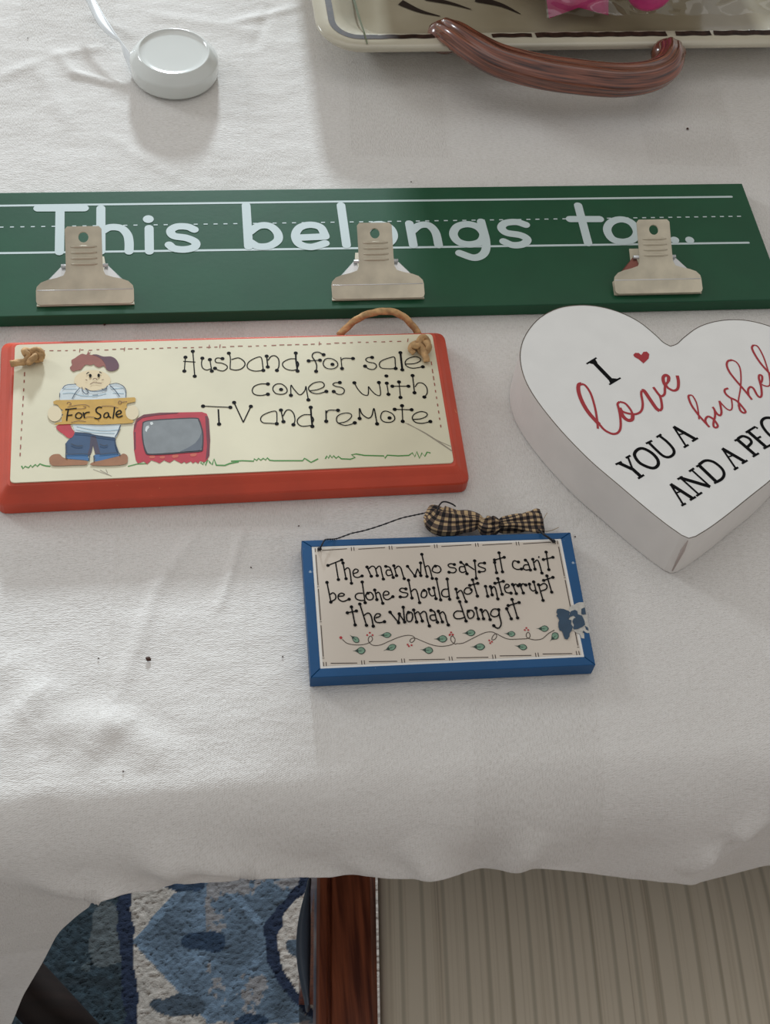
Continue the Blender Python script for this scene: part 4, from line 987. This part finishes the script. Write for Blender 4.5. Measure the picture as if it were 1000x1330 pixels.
# ============================================================ WHITE HEART BLOCK
HT = T+0.036
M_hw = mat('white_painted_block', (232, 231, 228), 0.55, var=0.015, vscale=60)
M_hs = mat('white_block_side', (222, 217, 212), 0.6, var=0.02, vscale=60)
hc = [(620, 205), (592, 190), (560, 160), (500, 112), (430, 77), (350, 54), (270, 48), (190, 60), (122, 95), (76, 145), (50, 200), (45, 260), (62, 330), (100, 400), (160, 480), (230, 560), (320, 650), (420, 735), (520, 820), (600, 884), (662, 928)]
Lh = [at(660+x/2.941, 380+y/2.941, HT) for x, y in catmull(hc, 4)+[np.array((690.0, 940.0))]]
tip, notch = Lh[-1], Lh[0]
ax = (notch-tip).normalized()
def mirror(p):
    v = p-tip; return tip+ax*(2*v.dot(ax))-v
Rh = [mirror(p) for p in Lh[1:-1]]
outline = [(p.x, p.y) for p in Lh]+[(p.x, p.y) for p in Rh[::-1]]
outline = outline[::-1]
heart = empty('heart_block', tuple((tip+notch)/2-Vector((0, 0, .036))), 'thick white wooden heart block lettered I love you a bushel', 'sign')
bm = prism_bm(outline, T+0.0003, HT, 0)
me = bm_mesh(bm, 'heart'); 
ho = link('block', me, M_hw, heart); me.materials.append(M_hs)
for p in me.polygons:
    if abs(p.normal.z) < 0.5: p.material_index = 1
f = Flat(HT+.0001); n = len(outline); cx = sum(p[0] for p in outline)/n; cy = sum(p[1] for p in outline)/n
f.w = lambda p: Vector((p[0], p[1], HT+.0001))
f.stroke([(p[0]+(cx-p[0])*.002, p[1]+(cy-p[1])*.002) for p in outline], .0005, False, True)
f.build('worn_edge', mat('worn_brown_edge', (96, 84, 70), .7, var=.3, vscale=60), heart, 'thin brown worn edge')
zt = HT+.0001
f = Flat(zt)
f.crop(740, 440, 6.25)
def ST(a, b, w): f.stroke([a, b], w, False)
ST((183, 178), (347, 347), .0026); ST((136, 204), (217, 154), .0011); ST((320, 372), (412, 317), .0011); f.poly([(150, 196), (205, 163), (225, 195), (185, 205)]); f.poly([(330, 366), (400, 325), (345, 320), (318, 340)])
f.crop(790, 530, 4.762); TH, TN = .0021, .0012
def SF(a, b): f.stroke([a, b], .0013, False)
ST((66, 340), (150, 378), TH); ST((122, 304), (150, 378), TN); ST((147, 374), (202, 424), TH); SF((45, 349), (83, 332)); SF((108, 309), (137, 293)); SF((184, 436), (221, 413))
f.stroke([(162, 290), (180, 258), (215, 250), (265, 275), (303, 315), (308, 350), (282, 371), (238, 362), (190, 335)], .0019, True, True)
f.stroke([(250, 213), (300, 262), (340, 296), (375, 303), (403, 285), (403, 255), (365, 210), (312, 168)], .0017); SF((233, 220), (271, 201)); SF((298, 181), (328, 162))
def AA(ap, l, r, b1, b2, s1, s2):
    ST(ap, l, TN); ST(ap, r, TH); ST(b1, b2, TN*.8); SF(*s1); SF(*s2)
AA((403, 115), (481, 236), (540, 193), (432, 165), (478, 155), ((467, 244), (496, 226)), ((518, 206), (554, 185)))
AA((384, 470), (463, 596), (524, 560), (415, 525), (462, 512), ((452, 604), (480, 589)), ((505, 570), (541, 548)))
AA((704, 250), (788, 373), (847, 333), (738, 303), (782, 290), ((777, 382), (803, 366)), ((826, 343), (861, 323)))
SF((428, 441), (460, 424)); ST((440, 430), (630, 486), TH); ST((448, 433), (562, 536), TN); ST((515, 382), (630, 486), TN); SF((544, 544), (580, 522)); SF((500, 393), (530, 372))
ST((560, 353), (670, 458), TH); SF((544, 363), (572, 348)); SF((655, 466), (682, 450)); f.stroke([(560, 350), (600, 325), (650, 333), (700, 372), (716, 408), (702, 438), (668, 458)], .0017)
ST((795, 192), (910, 291), TH); SF((781, 203), (810, 187)); SF((893, 301), (931, 279)); f.stroke([(800, 190), (830, 174), (868, 186), (885, 212), (862, 240)], .0017)
ST((865, 145), (977, 242), TH); f.stroke([(850, 152), (908, 116), (924, 127)], .0014, False); ST((912, 192), (944, 176), .0013); f.stroke([(960, 251), (1008, 226), (1012, 205)], .0014, False)
f.stroke([(1040, 82), (1005, 62), (970, 62), (948, 82), (955, 115), (990, 160), (1030, 188), (1070, 178)], .0018)
f.split('letter', INK, heart, .0010)
M_rk = mat('red_ink', (164, 34, 44), .5)
f = Flat(zt+.00005)
f.crop(740, 440, 6.25)
f.poly([(515, 130), (530, 114), (560, 115), (580, 132), (598, 106), (625, 104), (646, 125), (640, 160), (598, 200), (558, 165), (525, 147)])
f.stroke([(228, 730), (222, 660), (205, 560), (172, 450), (132, 385), (98, 364)], .0013)
f.stroke([(98, 364), (72, 375), (72, 430), (100, 510), (150, 595), (215, 670), (240, 695)], .0023); f.stroke([(240, 695), (285, 742), (345, 771), (390, 762), (412, 720), (410, 640), (398, 570), (388, 530), (405, 511)], .0014)
f.stroke([(405, 511), (450, 525), (490, 570), (512, 615)], .0013); f.stroke([(512, 615), (505, 655), (470, 660), (430, 625), (405, 560)], .0022); f.stroke([(405, 560), (430, 590), (480, 607), (540, 610), (580, 585), (592, 530), (580, 450), (584, 420)], .0014)
f.stroke([(584, 420), (605, 425), (650, 490), (700, 562), (730, 585)], .0022); f.stroke([(730, 585), (748, 560), (742, 500), (730, 460)], .0015); f.stroke([(678, 392), (705, 430), (730, 460), (750, 465), (770, 445), (772, 400), (778, 375), (800, 345)], .0015)
f.stroke([(800, 345), (802, 310), (778, 295), (758, 315), (765, 360), (790, 395)], .0020); f.stroke([(790, 395), (840, 420), (875, 405), (882, 350), (872, 298)], .0014, w2=.0020)
f.crop(880, 430, 8.333)
b1 = .0009; b2 = .0013
f.stroke([(232, 955), (225, 880), (205, 780), (165, 705), (130, 690)], b1); f.stroke([(130, 690), (118, 715), (150, 800), (220, 900), (290, 980), (345, 1040)], b2)
f.stroke([(318, 1010), (300, 965), (325, 925), (370, 940), (410, 980), (435, 1025), (415, 1045), (390, 1030), (390, 980), (405, 920), (402, 860), (380, 820)], b2)
f.stroke([(402, 860), (430, 898), (460, 912), (475, 880), (465, 810), (452, 755)], b2); f.stroke([(452, 755), (480, 790), (530, 840), (570, 855), (590, 830), (588, 770), (578, 722)], b1)
f.stroke([(548, 618), (512, 633), (515, 670), (560, 715), (640, 755), (700, 820), (735, 870), (715, 885), (680, 860), (660, 800)], b2); f.stroke([(660, 800), (660, 740), (680, 620), (686, 500), (675, 400), (640, 340), (590, 312)], b1)
f.stroke([(590, 312), (545, 325), (532, 370), (560, 440), (620, 520), (680, 590), (740, 660), (805, 742)], b2)
f.stroke([(770, 700), (762, 640), (785, 605), (820, 620), (860, 690), (890, 715), (910, 690), (905, 610), (893, 560), (880, 510), (885, 476), (912, 485), (915, 525), (903, 560)], b2); f.stroke([(893, 560), (920, 582), (970, 597), (1000, 575), (992, 480), (970, 400), (930, 280), (870, 170), (820, 150)], b1)
f.stroke([(820, 150), (805, 185), (840, 260), (900, 350), (970, 430), (1040, 500), (1090, 520)], b2)
f.split('script_word', M_rk, heart, .0010)

link('worn_corner', tube_mesh([tip-Vector((0, 0, .002)), tip-Vector((0, 0, .012)), tip-Vector((0, 0, .033))], [.0003, .0011, .0004], 10), mat('greyish_wear', (176, 162, 156), .8), heart, smooth=True)
# ============================================================ WHITE LID
lc = at(225.5, 66, T+.0185)
z = T+.0002
pr = [(.024, z), (.0285, z+.0003), (.0298, z+.0014), (.0303, z+.003), (.0304, z+.0108), (.0304, z+.0112), (.0301, z+.0121), (.0298, z+.0126), (.0258, z+.0170), (.0250, z+.0178), (.0246, z+.0182), (.0242, z+.0184), (.0238, z+.0184), (.0234, z+.0181), (.0229, z+.0176), (.0220, z+.0172), (.0190, z+.0170), (.006, z+.0170)]
M_lid = mat('glossy_white_plastic', (214, 216, 212), .14, coat=.5, spec=.5)
lid = empty('round_lid', (lc.x, lc.y, T), 'round glossy white plastic lid lying top left of the green board', 'lid')
link('lid_body', lathe_mesh((lc.x, lc.y), pr, 96), M_lid, lid, smooth=True)
# ============================================================ SILVER STRIP
M_sil = mat('polished_silver', (240, 244, 246), .28, metal=.6)
EA = [(330, -70, .012), (375, 10, .0105), (450, 170, .009), (510, 260, .0085), (600, 345, .0085), (688, 397, .0090), (722, 510, .006), (768, 615, .003), (812, 715, .0008)]
EB = [(410, -90, .016), (458, 0, .015), (540, 150, .0135), (600, 240, .0125), (650, 320, .0115), (694, 388, .0105), (784, 500, .0085), (810, 600, .0055), (824, 700, .0025)]
A = catmull([tuple(at(60+x/7.143, y/7.143, T+h)) for x, y, h in EA], 8); B = catmull([tuple(at(60+x/7.143, y/7.143, T+h)) for x, y, h in EB], 8)
V = []
for a, b in zip(A, B):
    for k in range(9):
        t = k/8; p = a*(1-t)+b*t; p = p+np.array((0, 0, .0008*math.sin(math.pi*t))); V.append(p)
so = link('silver_strip', grid_mesh(V, 9, len(A), 'silver_strip'), M_sil, smooth=True)
so.modifiers.new('t', 'SOLIDIFY').thickness = .0005
tag(so, 'thin shiny silver strip twisting down beside the white lid', 'strip')

# ============================================================ CERAMIC TRAY
RZt = T+.030
M_cer = mat('cream_glaze', (198, 190, 170), .18, coat=.6, var=.08, vscale=12)
M_bas = mat('shaded_cream_glaze', (146, 134, 110), .2, coat=.5, col2=(184, 174, 152), vscale=6)  # cream basin; its shade and wrap tint are put into the glaze colour
M_brn = mat('brown_glaze', (62, 42, 34), .45, var=.4, vscale=200, coat=.0, spec=.15)
tbl = [at(430, 63.5, RZt), at(1035, 56, RZt)]
td = (tbl[1]-tbl[0]).normalized(); tu = Vector((-td.y, td.x, 0))
x0 = at(408, 20, RZt); W_t = 0.39; D_t = .27
org = tbl[0]+td*((x0-tbl[0]).dot(td))
def tp(u, v, z): p = org+td*u+tu*v; return Vector((p.x, p.y, z))
def rrect(inset, r, n=8):
    c = []
    for (cx_, cy_), a0_ in (((W_t-inset-r, D_t-inset-r), 0), ((inset+r, D_t-inset-r), 90), ((inset+r, inset+r), 180), ((W_t-inset-r, inset+r), 270)):
        for i in range(n+1):
            a = math.radians(a0_+90*i/n); c.append((cx_+r*math.cos(a), cy_+r*math.sin(a)))
    return c
tray = empty('serving_tray', tuple(tp(W_t/2, D_t/2, T)), 'cream glazed ceramic tray with brown painted rim and ribbed handle', 'tray')
def loft(specs, name, m, label=None, close_last=True, close_first=False):
    bm = bmesh.new(); Ls = []
    for ins, r, z in specs: Ls.append([bm.verts.new(tp(u, v, z)) for u, v in rrect(ins, r)])
    for a, b in zip(Ls, Ls[1:]):
        n = len(a)
        for i in range(n): bm.faces.new((a[i], a[(i+1) % n], b[(i+1) % n], b[i]))
    if close_last: bm.faces.new(Ls[-1])
    if close_first: bm.faces.new(Ls[0][::-1])
    return link(name, bm_mesh(bm, name), m, tray, smooth=True, label=label)
loft([(.034, .02, T+.0003), (.030, .02, T+.004), (.012, .028, T+.018), (.002, .03, RZt-.005), (0, .03, RZt-.001), (.0015, .029, RZt+.0008), (.015, .026, RZt+.0002), (.021, .024, RZt-.004), (.034, .022, T+.014)], 'tray_body', M_cer, close_last=False, close_first=True)
loft([(.034, .022, T+.014), (.042, .02, T+.010), (.050, .018, T+.0085), (.08, .01, T+.0083)], 'tray_basin', M_bas, 'cream basin, its shade painted olive brown')
# brown brush line on the rim
def rimline(parts, name):
    f = Flat(0); f.w = lambda p: p
    for pts, w in parts:
        P = [tp(u, v, z) for u, v, z in pts]; f.stroke(P, w, False)
    return f
def rz(v): # height of the rim surface at inset v
    return np.interp(v, [0, .0015, .015, .021, .034], [RZt-.001, RZt+.0008, RZt+.0002, RZt-.004, T+.014])+.0004
def run(u0, u1, v, w): return ([(u, v+.0003*math.sin(u*400), rz(v)) for u in np.linspace(u0, u1, 30)], w)
v_l = .0115
cornr = []
for i in range(12):
    a = math.radians(180+90*i/11); cornr.append((.0115+.019+.019*math.cos(a), .0115+.019+.019*math.sin(a), rz(v_l)))
U = lambda px: (at(px, 52, RZt)-org).dot(td)
f = rimline([([(.0115, .06, rz(v_l)), (.0115, .045, rz(v_l)), (.0115, .0305, rz(v_l))]+cornr+[(.042, .0115, rz(v_l))], .0044), run(.036, U(565), v_l, .0042), run(U(640), U(692), v_l, .0040), run(U(697), U(868), v_l, .0052), run(U(880), U(926), v_l, .0050), run(U(930), U(1015), v_l, .0052)], 'l')
f.split('rim_stroke', M_brn, tray)
# painted twigs and leaves
M_twig = mat('dark_brown_brushwork', (50, 40, 34), .6, spec=.2); M_stem = mat('olive_brushwork', (74, 76, 40), .7, spec=.1)
f = Flat(T+.0090)
for a, b, c, w in (((520, 3), (545, 14), (572, 21), .007), ((552, -3), (585, 4), (612, 12), .006), ((618, -2), (650, 6), (676, 18), .008)):
    P = catmull([a, b, c], 6); 
    f.stroke(P, w, False, w2=.0006)
f.split('painted_twig', M_twig, tray, .0001)
f = Flat(0); f.w = lambda p: p
sp = [(458, -6), (463, 12), (468, 28), (473, 42), (477, 57)]
f.stroke([at(x_, y_, z_) for (x_, y_), z_ in zip(sp, (T+.0155, T+.021, T+.0265, RZt+.0008, RZt+.0016))], .0022, False, w2=.0009); f.build('painted_stem', M_stem, tray)
# ribbed, twisted handle
M_han = mat('brown_handle_glaze', (142, 82, 60), .22, coat=.7, col2=(64, 34, 30), vscale=9, stretch=(.9, 1.6, 1), uvmap=True)
hp = [(578, 40, .030), (592, 47, .036), (618, 64, .037), (650, 80, .035), (700, 93, .032), (750, 100, .030), (800, 104, .029), (838, 100, .030), (862, 90, .0325), (871, 76, .034), (870, 64, .030)]
path = [Vector(p) for p in catmull([at(x_, y_, T+h) for x_, y_, h in hp], 8)]
n = len(path); rad = [.0095+.0025*math.sin(math.pi*min(1, i/n*1.05)) for i in range(n)]
rad[0] = .009; rad[-1] = .009
link('handle', tube_mesh(path, rad, 40, prof=lambda t, u: .82+.18*abs(math.cos(3.5*t))**0.7, twist=.9, uvscale=(4, 3.5)), M_han, tray, smooth=True, label='brown ribbed handle')
for i in (0, -1):
    c = path[i]; link('handle_boss', lathe_mesh((c.x, c.y), [(.010, c.z-.012), (.0125, c.z-.006), (.0118, c.z), (.007, c.z+.0045), (.001, c.z+.0055)], 24), M_han, tray, smooth=True)
# pink ribbon tails and cellophane on the tray
M_pink = mat('pink_satin', (196, 44, 116), .35, sheen=.3, var=.15, vscale=60)
def ribbon(pts_l, pts_r, zs, name, label, notch=None):
    V = []
    for a, b, z_ in zip(pts_l, pts_r, zs):
        for k in range(7):
            t = k/6; V.append(at(a[0]+(b[0]-a[0])*t, a[1]+(b[1]-a[1])*t+(notch*(1-abs(2*t-1)) if notch and a is pts_l[-1] else 0), T+z_+.0015*math.sin(math.pi*t)))
    o = link(name, grid_mesh(V, 7, len(zs), name), M_pink, smooth=True); o.modifiers.new('t', 'SOLIDIFY').thickness = .0004
    return tag(o, label, 'ribbon')
ribbon([(700, -60), (706, -35), (709, -5), (713, 24)], [(780, -62), (788, -35), (790, -5), (790, 20)], [.045, .034, .026, .020], 'pink_ribbon', 'pink satin ribbon tail with a notched end on the tray', notch=-12)
c = at(845, -14, T+.045)
rb = tube_mesh([c+Vector((.012*math.cos(t), .004*math.sin(t), .009*math.sin(t))) for t in np.linspace(0, 2*math.pi, 24)], [(.001, .006)]*24, 10)
tag(link('ribbon_loop', rb, M_pink, smooth=True), 'round pink ribbon loop beyond the notched ribbon tail', 'ribbon')
V = []; nx, ny = 90, 60
for j in range(ny):
    for i in range(nx):
        u = .17+.19*i/(nx-1); v = .040+.050*j/(ny-1)
        h = .0245+.012*(j/(ny-1))+.007*abs(noise.noise(Vector((u*30, v*60, 3))))+.003*noise.noise(Vector((u*70, v*90, 6)))
        V.append(tp(u, v, T+h))
co = link('cellophane_wrap', grid_mesh(V, nx, ny, 'cellophane_wrap'), cellophane_material(), smooth=True)
tag(co, 'crinkled clear cellophane wrap shining on the right side of the tray', 'wrap')

# ============================================================ GIFT BASKET standing on the tray, mostly beyond the frame
M_wick = mat('brown_wicker', (112, 82, 54), .7, var=.4, vscale=120, bump=.5, bscale=300)
bc = tp(.200, .165, T+.0105)
basket = empty('gift_basket', tuple(bc), 'brown wicker gift basket standing on the tray, only its foot in view', 'basket')
def ring(rx, ry, z, n=48): return [bc+td*((rx+.018)*math.cos(t))+tu*(ry*math.sin(t))+Vector((0, 0, z)) for t in np.linspace(0, 2*math.pi, n)]
link('basket_floor', bm_mesh(prism_bm([(p.x, p.y) for p in ring(.112, .052, 0)[:-1]], bc.z, bc.z+.004), 'basket_floor'), M_wick, basket)
for i in range(24):
    link('wicker_coil', tube_mesh(ring(.115+.0008*i, .055+.0004*i, .006+.0105*i), .0062, 8, caps=False), M_wick, basket, smooth=True)
V = []; nr = 14; na = 160  # unseen flared ruffle, added to keep window light off the blue plaque
for j in range(nr):
    t = j/(nr-1)
    for i in range(na):
        a = 2*math.pi*i/(na-1); w_ = 1+.05*math.sin(17*a+3*t)*t+.04*math.sin(29*a)*t
        V.append(bc+td*((.150+.16*t**.6)*w_*math.cos(a))+tu*((.062+.05*t)*w_*math.sin(a))+Vector((0, 0, .105+.20*t+.012*math.sin(13*a)*t)))
link('shade_ruffle', grid_mesh(V, na, nr, 'shade_ruffle'), mat('cream_shade_ruffle', (226, 218, 200), .8), basket, smooth=True)
hp_ = [bc+td*(.150*math.cos(t))+Vector((0, 0, .24+.12*math.sin(t))) for t in np.linspace(0, math.pi, 30)]
link('basket_handle', tube_mesh(hp_, (.006), 10), M_wick, basket, smooth=True)

# ============================================================ CRUMBS
M_cr = mat('brown_crumb', (64, 38, 26), .8)
def crumb(px, py, r, label, group=None, zz=T, sx=1.0):
    bm = bmesh.new(); bmesh.ops.create_icosphere(bm, subdivisions=1, radius=r)
    for v in bm.verts: v.co *= random.uniform(.7, 1.2); v.co.x *= sx; v.co.z *= .6
    p = at(px, py, zz+r*.35)
    for v in bm.verts: v.co += p
    return tag(link('crumb', bm_mesh(bm, 'crumb'), M_cr), label, 'crumb', group)
crumb(192.5, 856, .0013, 'largest dark brown crumb, on the bare cloth left of the blue plaque', sx=1.3)
crumb(136, 421, .0012, 'dark crumb touching the front edge of the green board below its left clip', sx=.8)
crumb(893, 167, .0010, 'brown crumb on the cloth below the tray, right of the handle')
for p in ((36, 49), (69, 886), (747, 697), (128, 855), (160, 1302-300), (534, 236), (367, 853), (388, 683), (326, 737)):
    crumb(p[0], p[1], .0005, 'tiny dark speck of lint on the white tablecloth', 'specks on the tablecloth')
